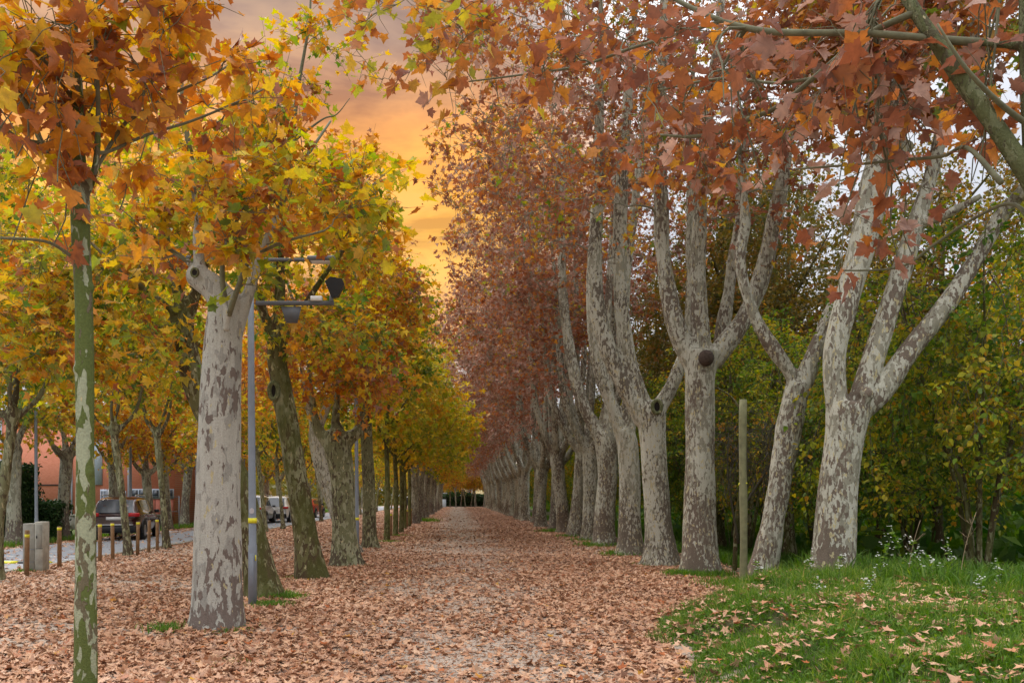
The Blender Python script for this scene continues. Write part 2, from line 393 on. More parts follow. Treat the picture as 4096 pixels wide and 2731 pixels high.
so.rotation_euler = sd.to_track_quat('Z', 'Y').to_euler()
W = bpy.data.worlds.new('World'); SC.world = W; W.use_nodes = True
class WN(N):
    def __init__(s): s.t = W.node_tree; s.t.nodes.clear(); s.out = s.t.nodes.new('ShaderNodeOutputWorld')
w = WN()
sky = w.n('ShaderNodeTexSky', sky_type='NISHITA'); sky.sun_disc = False; sky.sun_elevation = SUN_EL; sky.sun_rotation = SUN_AZ
b1 = w.n('ShaderNodeBackground', {'Color': sky.outputs[0], 'Strength': .05})
dr = w.n('ShaderNodeTexCoord').outputs['Generated']
sp = w.n('ShaderNodeSeparateXYZ', {0: dr}); zz = sp.outputs[2]
# cloud layer seen on a plane overhead: x/z, y/z
zc = w.math('MAXIMUM', w.math('ADD', zz, .08), .02)
cu = w.n('ShaderNodeCombineXYZ', {0: w.math('DIVIDE', sp.outputs[0], zc), 1: w.math('DIVIDE', sp.outputs[1], zc), 2: 0.}).outputs[0]
cu = w.n('ShaderNodeMapping', {'Vector': cu, 'Location': (3.2, 1.1, 0), 'Scale': (.8, .9, 1)}).outputs[0]
c1 = w.noise(cu, 1.3, 7, .58, .5); c2 = w.noise(cu, 3.6, 5, .6, .3)
over = w.ramp(zz, [(0, (.55, .565, .60)), (.35, (.60, .61, .645)), (.7, (1.5, 1.5, 1.55)), (1., (2.4, 2.4, 2.45))])
over = w.mix(1., over, w.ramp(c1, [(.3, (.82, .84, .88)), (.7, (1.12, 1.1, 1.06))]), 'MULTIPLY')
d0 = (math.sin(R(-14))*math.cos(R(21)), math.cos(R(-14))*math.cos(R(21)), math.sin(R(21)))
dt = w.n('ShaderNodeVectorMath', {0: dr, 1: d0}, operation='DOT_PRODUCT').outputs['Value']
warm = w.math('MULTIPLY', w.mr(w.math('ADD', dt, w.math('MULTIPLY', w.math('SUBTRACT', c1, .5), .05)), .905, .96), w.mr(zz, .10, .2))
col_el = w.ramp(zz, [(.10, (.60, .36, .22)), (.22, (.85, .44, .15)), (.29, (1.12, .60, .07)), (.345, (1.12, .52, .055)), (.40, (.80, .36, .10)), (.47, (.48, .32, .23)), (.60, (.27, .235, .22))])
dk = w.ramp(c2, [(.38, (.62, .54, .56)), (.5, (.98, .92, .85)), (.62, (1.35, 1.25, 1.))])
col_el = w.mix(.85, col_el, dk, 'MULTIPLY')
glow = w.mr(w.math('ADD', c1, w.math('MULTIPLY', c2, .35)), .62, .8, 0, .55)
col_el = w.mix(w.math('MULTIPLY', glow, w.mr(zz, .5, .38)), col_el, (1., .50, .13))
col_el = w.mix(1., col_el, (.74, .72, .72), 'MULTIPLY')
skyc = w.mix(warm, over, col_el)
b2 = w.n('ShaderNodeBackground', {'Color': skyc, 'Strength': 1.0})
ad = w.n('ShaderNodeMixShader', {0: .9, 1: b1.outputs[0], 2: b2.outputs[0]}); w.t.links.new(ad.outputs[0], w.out.inputs[0])

# ------------------------------------------------------------------ ground
def edge_x(y): return np.interp(y, [0, 6, 7.4, 9, 10.9, 12.2, 13.5, 15, 17, 19], [1.9, 2.05, 2.2, 2.3, 2.55, 3.2, 4.3, 5.2, 5.9, 6.2])
def gz(x, y):
    x = np.asarray(x, float); y = np.asarray(y, float)
    m = (.30+.05*np.clip(x-3, 0, 3)+.05*np.sin(x*2.3+1)*np.sin(y*1.9)+.035*np.sin(x*5.1+y*2)*np.sin(y*4.3))*sstep(0, 1.4, x-edge_x(y)+.18*np.sin(y*2.7)+.1*np.sin(y*6.1))*(1-sstep(13.5, 18, y))*(1-sstep(8, 12, x))
    dip = -.35*sstep(6.4, 8.2, x)*sstep(11, 15, y)
    mic = .012*np.sin(x*1.7+y*.6)*np.sin(y*1.1-x*.4)
    return m+dip+mic*(np.abs(x) < 30)
xs = np.concatenate([np.linspace(-600, -32, 20), np.arange(-30, -2, .5), np.arange(-2, 12, .2), np.arange(12, 30, 1.), np.linspace(32, 600, 20)])
ys = np.concatenate([np.linspace(-300, -5, 12), np.arange(-4, 5, .5), np.arange(5, 22, .2), np.arange(22, 60, 1.), np.arange(62, 180, 4.), np.linspace(190, 1200, 20)])
X, Y = np.meshgrid(xs, ys); V = np.stack([X, Y, gz(X, Y)], -1).reshape(-1, 3)
nx, ny = len(xs), len(ys); i, j = np.meshgrid(np.arange(nx-1), np.arange(ny-1)); a = (j*nx+i).ravel()
g = N('sandy_ground'); co = g.n('ShaderNodeTexCoord').outputs['Object']; sx = g.n('ShaderNodeSeparateXYZ', {0: co})
f1 = g.noise(co, .8, 4, .6); f2 = g.noise(co, 90, 3, .7); f3 = g.noise(co, 6, 4, .6)
sand = g.mix(f3, (.35, .275, .215), (.45, .37, .30)); sand = g.mix(1., sand, g.ramp(f2, [(.3, (.75, .75, .75)), (.7, (1.15, 1.15, 1.15))]), 'MULTIPLY')
vo = g.n('ShaderNodeTexVoronoi', {'Vector': g.n('ShaderNodeMapping', {'Vector': co, 'Scale': (1, 1, 1)}).outputs[0], 'Scale': 11.}, feature='F1')
vcol = g.n('ShaderNodeSeparateColor', {0: vo.outputs['Color']})
lit = g.ramp(vcol.outputs[0], [(0, (.14, .065, .04)), (.35, (.33, .16, .10)), (.7, (.48, .28, .19)), (1, (.56, .38, .27))], 'CONSTANT')
dens = g.math('SUBTRACT', g.math('MULTIPLY', g.mr(g.math('ABSOLUTE', g.math('SUBTRACT', sx.outputs[0], .15)), .3, 1.9), .75), g.math('MULTIPLY', f1, .25))
isl = g.math('LESS_THAN', vcol.outputs[1], g.math('ADD', dens, .16)); near = g.mr(sx.outputs[1], 18, 45)
isl = g.math('MULTIPLY', isl, near)
gc = g.mix(isl, sand, lit)
soil = g.mix(f3, (.03, .035, .012), (.055, .05, .022))
forest = g.mr(g.math('ADD', sx.outputs[0], g.math('MULTIPLY', f1, .8)), 6.2, 6.9); gc = g.mix(forest, gc, soil)
grs = g.mix(f2, (.05, .07, .02), (.09, .12, .03))
bnk = g.math('SUBTRACT', sx.outputs[0], g.math('ADD', 2.35, g.math('MULTIPLY', g.math('MAXIMUM', g.math('SUBTRACT', sx.outputs[1], 10.8), 0.), .72))); bnk = g.math('MULTIPLY', g.mr(g.math('ADD', bnk, g.math('MULTIPLY', f1, .2)), .1, .4), g.mr(sx.outputs[1], 19, 17)); gc = g.mix(bnk, gc, g.mix(f3, (.05, .055, .02), (.10, .085, .045)))
lft = g.mr(g.math('ADD', sx.outputs[0], g.math('MULTIPLY', f3, .8)), -14.0, -14.9); gc = g.mix(lft, gc, grs)
M['ground'] = g.surf(gc, .95, g.math('ADD', f2, g.math('MULTIPLY', f3, .4)), .5, .02, .15)
setp(obj('ground', mesh('ground', V, [np.stack([a, a+1, a+1+nx, a+nx], -1)], True), M['ground']), kind='structure')
# trodden gravel path down the middle
g = N('gravel_path'); co = g.n('ShaderNodeTexCoord').outputs['Object']
f2 = g.noise(co, 110, 3, .7); f3 = g.noise(co, 2.5, 4, .6)
pc = g.mix(f3, (.36, .28, .22), (.46, .375, .30)); pc = g.mix(1., pc, g.ramp(f2, [(.3, (.7, .7, .7)), (.7, (1.18, 1.18, 1.18))]), 'MULTIPLY')
M['path'] = g.surf(pc, .95, f2, .5, .015, .15)
py = np.concatenate([np.arange(-3, 30, .4), np.arange(30, 147, 2.)]); pl = .15-.65-.14*np.sin(py*1.3)-.09*np.sin(py*3.7+1); pr = .15+.7+.15*np.sin(py*1.1+2)+.08*np.sin(py*4.1)
V = []; 
for y_, l_, r_ in zip(py, pl, pr):
    for t in np.linspace(0, 1, 7): x_ = l_+(r_-l_)*t; V.append((x_, y_, float(gz(x_, y_))+.004))
i, j = np.meshgrid(np.arange(6), np.arange(len(py)-1)); a = (j*7+i).ravel()
setp(obj('path', mesh('path', V, [np.stack([a, a+1, a+8, a+7], -1)], True), M['path']), kind='structure')
# road on the left
g = N('asphalt'); co = g.n('ShaderNodeTexCoord').outputs['Object']; f2 = g.noise(co, 70, 4, .7); f3 = g.noise(co, 1.2, 4, .6)
rc = g.mix(f3, (.22, .235, .26), (.30, .315, .34)); rc = g.mix(1., rc, g.ramp(f2, [(.3, (.85, .85, .85)), (.7, (1.1, 1.1, 1.1))]), 'MULTIPLY')
M['asphalt'] = g.surf(rc, .85, f2, .3, .01)
def sheet(name, x0, x1, y0, y1, z, mat, step=4.):
    yy = np.arange(y0, y1+.01, step); xx = np.linspace(x0, x1, 5); X, Y = np.meshgrid(xx, yy)
    V = np.stack([X, Y, np.full_like(X, z)], -1).reshape(-1, 3); i, j = np.meshgrid(np.arange(4), np.arange(len(yy)-1)); a = (j*5+i).ravel()
    return setp(obj(name, mesh(name, V, [np.stack([a, a+1, a+6, a+5], -1)]), mat), kind='structure')
sheet('road', -13.7, -9.75, -8, 152, .03, M['asphalt'])
sheet('cross_road', -60, -9.7, 152.2, 158.2, .034, M['asphalt'], 2.)
mb = MB()
for k in range(40): mb.box((-9.75, -8+k*4+.01, -.1), (-9.60, -4+k*4-.01, .045), .01)
setp(mb.build('kerb', M['concrete']), kind='structure')
M['paint'] = simple('road_paint', (.62, .62, .6), .7, .25, 30)
mb = MB()
for y_ in (21.6, 22.8, 25.2):
    for k in range(6): x_ = -12.8+k*.55+(.2 if y_ > 22 else 0); mb.box((x_, y_, .034), (x_+.28, y_+.12, .038))
for k in range(12): mb.box((-12.9, 36+k*7, .034), (-12.8, 39+k*7, .038))
setp(mb.build('road_marking', M['paint']), kind='structure')

# ------------------------------------------------------------------ fallen leaves, grass
rng = np.random.RandomState(11)
def scatter_litter():
    out = []
    for (y0, y1, n) in ((4.5, 8, 17000), (8, 14, 38000), (14, 24, 50000), (24, 45, 42000), (45, 80, 22000), (80, 145, 16000)):
        y = rng.uniform(y0, y1, n*2); xr = np.minimum(.62*y+1.5, 9.4); xl = np.minimum(.62*y+1.5, 14.6)
        x = rng.uniform(0, 1, n*2)*(xl+np.minimum(xr, 7))-xl; out.append(np.stack([x, y], -1))
    p = np.concatenate(out); x, y = p.T
    q3 = np.stack([x, y, 0*x], -1); nz = fnoise(q3, .9, 2); nz2 = fnoise(q3, 2.3, 4)
    pc = .15+.83*sstep(.5, 2.5, np.abs(x-.1+.25*np.sin(y*.5))+.35*nz2)
    dn = np.clip(pc+.3*nz+.22*nz2, .09, 1.1); dn = dn*np.where(x < -4.2, .52+.4*nz2, 1)
    big = np.hypot((x+3.0)/1.1, (y-10.35)/.55); dn = dn*np.where(big < 1, .25, 1)
    road = (x < -9.6) & (x > -13.); dn = np.where(road, .035+.25*(x < -12.6), dn)
    gr = x > edge_x(y)+.1*nz2; dn = np.where(gr & (y < 19), np.where(x > 6.5, .05, .105), dn); dn = np.where((x > 5.9) & (y >= 15), .10, dn)
    keep = rng.uniform(size=len(x)) < dn; return x[keep], y[keep]
x, y = scatter_litter()
for (a_, b_, r0_, c_) in ((-2.97, 10.6, .42, 260), (-3.1, 13.8, .4, 260), (-2.9, 17, .42, 240), (-2.63, 20.2, .42, 200), (5.0, 17.8, .5, 420), (4.84, 20.2, .5, 380), (4.86, 23.8, .5, 320), (4.9, 28.5, .5, 260), (-2.9, 6.65, .16, 90)):
    t_ = rng.uniform(0, 6.283, c_); q_ = r0_+np.abs(rng.normal(size=c_))*.16; x = np.append(x, a_+q_*np.cos(t_)); y = np.append(y, b_+q_*np.sin(t_))
n = len(x)
sz = rng.uniform(.04, .11, n)*np.where(y > 30, 1.2, 1.0)
ongrass = (x > edge_x(y)) & (y < 19)
z = gz(x, y)+rng.uniform(.006, .03, n)+np.where(ongrass, rng.uniform(.03, .09, n), 0)+np.where((x < -9.6) & (x > -13.), .035, 0)
az = rng.uniform(0, 6.283, n); tilt = rng.normal(size=n)*.16
d = np.stack([np.cos(az)*np.cos(tilt), np.sin(az)*np.cos(tilt), np.sin(tilt)], -1); nn = norm(np.array([0, 0, 1.])+rng.normal(size=(n, 3))*np.where(rng.uniform(size=(n, 1)) < .2, .6, .2))
nn *= np.where(rng.uniform(size=(n, 1)) < .5, 1, -1)
tv = rng.beta(2.2, 1.6, n)*.93; tv = np.where(rng.uniform(size=n) < .05, rng.uniform(.9, 1, n), tv)
tv = np.where(ongrass & (rng.uniform(size=n) < .5), rng.uniform(.5, .97, n), tv)
pos = np.stack([x, y, z], -1)
near = y < 22
nf = 60000; xf = rng.normal(size=nf)*2.2; yf = 5+25*rng.beta(1, 1.5, nf); kf = (xf < edge_x(yf)) & (xf > -8); xf, yf = xf[kf], yf[kf]; nf = len(xf); af = rng.uniform(0, 6.283, nf)
mef = leaves_mesh('leaf_fragments', np.stack([xf, yf, gz(xf, yf)+rng.uniform(.005, .012, nf)], -1), np.stack([np.cos(af), np.sin(af), rng.normal(size=nf)*.1], -1), norm(np.array([0, 0, 1.])+rng.normal(size=(nf, 3))*.25), rng.uniform(.012, .038, nf), np.clip(rng.beta(2, 2, nf)*.95, 0, 1), 'low', rng)
setp(obj('leaf_fragments', mef, M['litter']), 'crushed bits of dry leaf trodden into the middle of the path', 'leaf fragments', kind='stuff')
V1 = leaves_mesh('fallen_leaves', pos[near], d[near], nn[near], sz[near], tv[near], 'mid', rng, 1.1)
setp(obj('fallen_leaves', V1, M['litter']), 'dry brown and tan plane leaves lying thick over the near ground', 'fallen leaves', kind='stuff')
V2 = leaves_mesh('fallen_leaves', pos[~near], d[~near], nn[~near], sz[~near], tv[~near], 'low', rng, 1.1)
setp(obj('fallen_leaves', V2, M['litter']), 'dry brown leaves covering the path farther away towards the far end', 'fallen leaves', kind='stuff')

def blades(name, x, y, h, wd, tint, mat, lean=.45, label=None, z0=None):
    n = len(x); base = np.stack([x, y, (gz(x, y) if z0 is None else z0)-.01], -1); az = rng.uniform(0, 6.283, n)
    s = np.stack([np.cos(az), np.sin(az), 0*az], -1); az2 = rng.uniform(0, 6.283, n); l = rng.uniform(0, 1, n)*lean
    k = np.stack([np.cos(az2)*l, np.sin(az2)*l, 1-.3*l], -1)*h[:, None]; w_ = (wd*.5)[:, None]*s
    mid = base+k*.55+np.array([0, 0, 1.])*h[:, None]*.08; tip = base+k+(k*[1, 1, 0])*.5
    V = np.stack([base-w_, base+w_, mid+w_*.8, mid-w_*.8, tip], 1).reshape(-1, 3); b = np.arange(n)[:, None]*5
    q = b+np.array([[0, 1, 2, 3]]); t = b+np.array([[3, 2, 4]])
    me = mesh(name, V, [q, t], False, np.concatenate([tint, tint]))
    return setp(obj(name, me, mat), label, 'grass', kind='stuff')
n = 300000; cx = rng.uniform(2, 9.5, n//12); cy = 5.2+11*rng.beta(1, 1.5, n//12)
x = np.repeat(cx, 12)+rng.normal(size=n)*.035; y = np.repeat(cy, 12)+rng.normal(size=n)*.035; ch = np.repeat(rng.uniform(.5, 1.3, n//12), 12)
nz = fnoise(np.stack([x, y, 0*x], -1), 3.1, 8); e = x-edge_x(y)-.3*nz+.15*np.sin(y*2.7)+.08*np.sin(y*6.1)
keep = (e > 0) & (x < .66*y+1.2) & (rng.uniform(size=n) < .72+.9*nz)
x, y, ch, nz, e = [v[keep] for v in (x, y, ch, nz, e)]; m = len(x)
h = (.06+.09*rng.uniform(size=m))*ch*(1+.45*nz)*(1+.5*sstep(.2, 2.5, e)*sstep(9, 13, y)*1.6); blades('grass', x, y, h, rng.uniform(.006, .013, m), np.clip(.45+.25*nz+rng.normal(size=m)*.18, 0, 1), M['grass'], .8, 'green grass bank in the near right corner')
n = 9000; x = rng.uniform(2.3, 9, n); y = 5.5+11*rng.beta(1.4, 1.1, n); nz = fnoise(np.stack([x, y, 0*x], -1), 1.9, 18); k = (x-edge_x(y) > .3) & (nz > .05) & (x < .66*y+1); x, y = x[k], y[k]; m = len(x)
blades('grass', x, y, rng.uniform(.14, .34, m), rng.uniform(.005, .011, m), np.clip(rng.normal(.6, .22, m), 0, 1), M['grass'], .75, 'taller loose grass stalks standing out of the bank')
# low clover-like leaves among the grass
n = 26000; x = rng.uniform(2, 9, n); y = rng.uniform(5.5, 16, n); nz = fnoise(np.stack([x, y, 0*x], -1), 2.3, 9); k = (x-edge_x(y)-.15*nz > 0) & (x < .66*y+1) & (nz > -.35)
x, y = x[k], y[k]; n = len(x); ps = np.stack([x, y, gz(x, y)+rng.uniform(.02, .11, n)], -1); az = rng.uniform(0, 6.28, n)
me = leaves_mesh('ground_cover', ps, np.stack([np.cos(az), np.sin(az), rng.normal(size=n)*.3], -1), norm(np.array([0, 0, 1.])+rng.normal(size=(n, 3))*.4), rng.uniform(.018, .05, n), np.clip(rng.normal(.45, .2, n), 0, 1), 'oval', rng)
setp(obj('ground_cover', me, M['grass']), 'small round leaved weeds between the grass blades', 'ground cover', kind='stuff')
# grass tufts at the feet of the trees and below the left hedge
tx = []; ty = []; th = []
for (a, b, r_, c, hh) in ((-2.75, 10.35, .30, 200, .08), (-3.5, 10.3, .25, 160, .16), (-2.75, 12.6, .30, 500, .13), (-2.9, 13.7, .35, 600, .16), (-2.6, 13.5, .2, 300, .14), (-3.2, 17, .35, 200, .1), (-2.5, 20, .4, 200, .1),
        (-2.45, 6.6, .35, 500, .13), (-2.8, 6.55, .2, 300, .12), (-2.2, 8.3, .25, 180, .07), (-2.5, 31, .5, 300, .12), (-2.6, 36, .6, 300, .12), (-2.4, 58, 1, 700, .35), (4.75, 17.5, .4, 1100, .2), (5.2, 17.4, .4, 900, .22), (4.75, 20.2, .5, 500, .12), (4.65, 23.8, .5, 1100, .2), (4.8, 28.4, .7, 900, .22), (5, 31.7, .7, 500, .2), (4.7, 35, .6, 400, .2), (4.6, 40, .8, 500, .25), (5.3, 15.6, .7, 1500, .2), (-9.4, 18.6, .3, 150, .12)):
    tx.append(a+rng.normal(size=c)*r_*.5); ty.append(b+rng.normal(size=c)*r_*.5); th.append(rng.uniform(.4, 1, c)*hh)
for yy in np.arange(18, 120, .5):
    c = 130; tx.append(rng.uniform(-15.6, -14.2, c)); ty.append(yy+rng.uniform(0, .5, c)); th.append(rng.uniform(.08, .3, c))
x, y, h = map(np.concatenate, (tx, ty, th)); blades('grass', x, y, h, rng.uniform(.006, .014, len(x))*(1+y/25), np.clip(rng.normal(.45, .15, len(x)), 0, 1), M['grass'], .7, 'tufts of green grass at the feet of the trees and along the verge')
# herb layer under the wood
n = 60000; x = 5.7+rng.beta(1, 1.6, n)*9; y = 10+rng.beta(1, 2.2, n)*80; k = x > edge_x(np.minimum(y, 19))+.2; x, y = x[k], y[k]; n = len(x)
blades('undergrowth', x, y, rng.uniform(.12, .42, n), rng.uniform(.012, .03, n)*(1+y/40), np.clip(rng.normal(.3, .18, n), 0, 1), M['grass'], .8, 'dark green undergrowth on the floor of the wood')

LP = limb_px
# ------------------------------------------------------------------ left row, hero trees
GL = 'plane trees of the row left of the path'
D = 6.65
make_tree('young_plane_tree', (P(198, 1614, D)[0], D, 0), [
    LP(D, [(198, 1680, 56), (198, 1560, 51), (197, 1300, 48), (196, 1000, 44), (193, 700, 40), (186, 560, 40), (184, 450, 42), (178, 330, 30), (174, 160, 24), (160, -50, 18), (155, -260, 10)]),
    LP(D, [(180, 455, 22), (160, 410, 20), (120, 360, 17), (95, 330, 15, 6.5), (60, 240, 13, 6.4), (25, 195, 8, 6.2)]),
    LP(D, [(95, 330, 10, 6.5), (40, 318, 10, 6.3), (0, 290, 8, 6.2), (-80, 270, 6, 6.)]),
    LP(D, [(188, 460, 22), (212, 410, 18), (225, 350, 14), (228, 230, 11), (222, 100, 9), (225, -60, 6)]),
    LP(D, [(226, 352, 9), (258, 346, 8, 6.8), (342, 310, 7, 7.1), (443, 278, 6, 7.4), (564, 225, 5, 7.7), (624, 189, 3, 7.9)]),
    LP(D, [(214, 400, 9), (275, 300, 9, 6.9), (310, 266, 8, 7.0), (403, 209, 7, 7.3), (483, 173, 5, 7.5), (564, 121, 4, 7.8)]),
    LP(D, [(310, 266, 8, 7.0), (346, 173, 7, 7.1), (387, 80, 6, 7.2), (435, 8, 5, 7.3), (480, -80, 3, 7.4)]),
    LP(D, [(185, 610, 9), (150, 580, 8, 6.5), (100, 555, 7, 6.3), (0, 548, 6, 6.)]),
    LP(D, [(175, 240, 9), (110, 150, 8, 6.3), (40, 90, 6, 6.)]),
    LP(D, [(172, 160, 9), (240, 60, 7, 6.8), (330, -40, 5, 6.9)])],
    [(P(60, 120, 6.3), (1.0, .8, .62), 3), (P(250, 130, 6.9), (.9, .9, .7), 3), (P(470, 190, 7.5), (.62, .6, .38), 2), (P(70, 420, 6.3), (.6, .7, .35), .8), (P(280, 420, 7), (.4, .5, .3), .5), (P(380, 20, 7.1), (.5, .6, .3), .8), (P(30, 560, 6.2), (.4, .4, .2), .3)],
    62, 'hi', .15, 4, 5, (.18, .45), ('bark_young', 'branch', 'leaf_l'), tint_fn(.70, .12, 1.2, .15, 5, cl=.15), 21, rlimb=.022, voxel=.012, flare=.12, lump=.006, brad=1.1,
    blobs=[(P(205, 1085, D)-[0, .02, 0], .055), (P(187, 850, D)-[0, .03, 0], .05), (P(203, 660, D), .05)],
    label='slender young plane tree with green patchy bark in front at the left edge', group=None)
D = 10.6
t2 = make_tree('plane_tree', (P(500, 1440, D)[0], D, 0), [
    LP(D, [(500, 1500, 128), (499, 1430, 116), (498, 1300, 108), (500, 1150, 104), (504, 1000, 100), (510, 850, 92), (514, 760, 84), (513, 710, 72), (503, 680, 64), (482, 655, 60), (460, 640, 54)]),
    LP(D, [(458, 640, 30), (456, 590, 24), (452, 540, 20), (455, 503, 16), (446, 430, 15), (439, 362, 13), (418, 242, 11), (411, 133, 8), (405, 0, 5)]),
    LP(D, [(535, 780, 40), (556, 715, 30), (580, 650, 20), (598, 590, 15), (640, 480, 13), (690, 380, 9, 11), (760, 280, 5, 11.4)]),
    LP(D, [(520, 760, 16, 10.3), (518, 700, 14, 10.25), (512, 620, 12, 10.2), (530, 540, 9, 10), (580, 440, 6, 9.8)]),
    LP(D, [(520, 740, 14, 10.3), (548, 660, 12, 10.1), (575, 600, 10, 10), (640, 560, 7, 9.8), (740, 530, 5, 9.6)]),
    LP(D, [(480, 650, 16), (430, 600, 12, 10.9), (370, 560, 9, 11.1), (300, 500, 6, 11.4)])],
    [(P(460, 330, 10.6), (1.3, 1.3, 1.0), 3), (P(640, 420, 10.4), (1.2, 1.2, .8), 3), (P(820, 480, 10.5), (.55, .8, .45), .9), (P(320, 520, 11), (1.0, 1.2, .8), 2), (P(900, 560, 10.6), (.3, .5, .3), .15), (P(560, 560, 10), (.8, .6, .6), 1.)],
    105, 'hi', .145, 4, 6, (.25, .7), ('bark_big', 'branch', 'leaf_l'), tint_fn(.48, .16, .8, .2, 7, gz=0, cl=.13), 22, rlimb=.035, voxel=.025, lump=.014, flare=.14,
    blobs=[(P(456, 634, D), .155), (P(525, 700, D), .19)],
    label='stout smooth pale plane trunk with hooked knobbly top beside the lamp post', group=GL)
def hollow(root, c, n, r, sx=.7):
    """knot hole, its shade painted as a flat dark disc, with a raised bark lip, set in a trunk"""
    n = norm(np.array(n, float)); up = np.array([0, 0, 1.]); s = norm(np.cross(n, up)); up = np.cross(s, n); mb = MB(); c = np.array(c)-np.array(root.location)
    a = np.linspace(0, 2*np.pi, 17); ring = np.array([c+s*math.cos(t)*r*sx+up*math.sin(t)*r for t in a]); mb.tube(ring, r*.3, 7, False); 
    V = [c+n*.006]+[c+n*.006+s*math.cos(t)*r*sx*.85+up*math.sin(t)*r*.85 for t in a[:-1]]
    mb.build('knot_lip', M['bark_limb'], root, True); m2 = MB(); m2.add(V, [[(0, 1+i, 1+(i+1) % 16) for i in range(16)]]); m2.build('knot_hole_shade', M['hole'], root)  # flat dark disc on the bark, painted as the hole's inner shade
hollow(t2, P(459, 636, D)+[0, -.205, 0], (-.1, -1, 0), .05, .9)
D = 13.8
make_tree('plane_tree', (P(612, 1368, D)[0], D, 0), [
    LP(D, [(615, 1410, 90), (605, 1365, 80), (585, 1260, 68), (555, 1130, 60), (505, 1010, 56), (452, 900, 52), (428, 800, 50), (418, 730, 50), (424, 690, 40)]),
    LP(D, [(424, 720, 36), (400, 640, 24), (380, 540, 18), (350, 400, 12), (330, 250, 6)]),
    LP(D, [(432, 720, 34), (460, 640, 22), (500, 520, 16), (520, 380, 9), (540, 260, 5)]),
    LP(D, [(418, 740, 26), (370, 690, 16, 13.5), (300, 640, 12, 13.2), (210, 560, 6, 13)])],
    [(P(330, 560, 14), (2.1, 1.6, 1.6), 3), (P(150, 640, 13.5), (1.6, 1.4, 1.1), 2), (P(480, 420, 14.4), (1.6, 1.4, 1.2), 1.6), (P(330, 800, 13.5), (1.4, 1.3, .5), 1), (P(60, 760, 13), (1.2, 1.2, .7), 1)],
    160, 'mid', .15, 5, 7, (.3, .7), ('bark_moss', 'branch', 'leaf_l'), tint_fn(.33, .18, .7, .18, 9, cl=.12), 23, voxel=.03, lump=.014, flare=.3,
    blobs=[(P(405, 745, D), .17)], label='crooked plane tree leaning left behind the stout smooth trunk', group=GL)
D = 17.
t4 = make_tree('plane_tree', (P(718, 1328, D)[0], D, 0), [
    LP(D, [(722, 1370, 84), (716, 1322, 70), (700, 1220, 56), (681, 1100, 51), (662, 980, 50), (645, 880, 47), (636, 810, 42), (640, 740, 34)]),
    LP(D, [(640, 760, 30), (644, 600, 20), (644, 423, 14), (668, 330, 12), (685, 200, 9), (709, 60, 6), (715, -40, 4)]),
    LP(D, [(668, 330, 8), (705, 300, 6), (745, 272, 4), (775, 262, 3), (805, 225, 1.5)]),
    LP(D, [(632, 800, 28), (600, 700, 18), (560, 580, 12), (500, 470, 6)]),
    LP(D, [(648, 780, 26), (700, 700, 16), (760, 610, 12), (830, 520, 6)])],
    [(P(650, 560, 17), (2.3, 1.8, 1.9), 4), (P(790, 480, 17), (.9, 1, 1.4), 1.2), (P(520, 480, 17), (1.6, 1.5, 1.6), 2), (P(740, 760, 16.5), (1.6, 1.4, .7), 1.2), (P(720, 190, 17.3), (1.5, 1.2, 1.3), 1.1)],
    165, 'mid', .15, 5, 7, (.35, .8), ('bark_moss', 'branch', 'leaf_l'), tint_fn(.44, .18, .6, .2, 12, gx=0, cl=.14), 24, voxel=.035, lump=.015, flare=.2,
    label='mossy brown plane tree leaning left with a knot hole high on its trunk', group=GL)
hollow(t4, P(634, 900, D)+[0, -.215, 0], (-.1, -1, 0), .16, .55)
D = 20.2
make_tree('plane_tree', (P(795, 1298, D)[0], D, 0), [
    LP(D, [(797, 1335, 78), (794, 1292, 64), (790, 1200, 53), (787, 1100, 54), (778, 1040, 62), (768, 1000, 56), (765, 985, 40)]),
    LP(D, [(758, 1020, 34), (728, 980, 24), (715, 900, 15), (700, 780, 11), (660, 650, 6)]),
    LP(D, [(770, 990, 26), (775, 900, 15), (790, 760, 11), (780, 600, 7), (770, 450, 4)]),
    LP(D, [(790, 1030, 32), (808, 1003, 30), (826, 990, 30)]),
    LP(D, [(812, 1000, 14), (850, 900, 10), (880, 780, 8), (900, 640, 4)])],
    [(P(770, 700, 20), (2.0, 2., 2.0), 4), (P(880, 700, 20), (.9, 1.2, 1.4), 1.2), (P(660, 800, 20), (1.6, 1.5, 1.5), 2), (P(850, 880, 19.5), (1.2, 1.3, .6), .8), (P(800, 450, 20.4), (1., 1.2, 1.6), 1.2)],
    180, 'mid', .155, 5, 7, (.35, .8), ('bark_olive', 'branch', 'leaf_l'), tint_fn(.58, .15, .6, .17, 14, cl=.13), 25, voxel=.04,
    blobs=[(P(824, 990, D), .15), (P(802, 1002, D-.1), .16), (P(775, 985, D), .17)], label='plane tree with a dark knobbly burl on the right of its fork', group=GL)
D = 25.
make_tree('plane_tree', (P(800, 1262, D)[0], D, 0), [
    LP(D, [(804, 1290, 60), (796, 1250, 52), (782, 1190, 44), (755, 1110, 42), (737, 1050, 40), (727, 1000, 36), (728, 970, 30)]),
    LP(D, [(728, 990, 26), (700, 900, 14), (690, 780, 8), (700, 640, 4)]), LP(D, [(732, 980, 22), (770, 880, 12), (800, 740, 8), (820, 600, 4)])],
    [(P(760, 780, 25), (2.6, 2, 2.0), 3), (P(640, 860, 25), (2., 2, 1.2), 1.3)], 130, 'mid', .17, 5, 7, (.4, .8), ('bark_pale', 'branch', 'leaf_l'), tint_fn(.6, .15, .5, .12, 15), 26, voxel=.045,
    label='pale plane trunk leaning left just behind the burl tree', group=GL)
D = 27.3
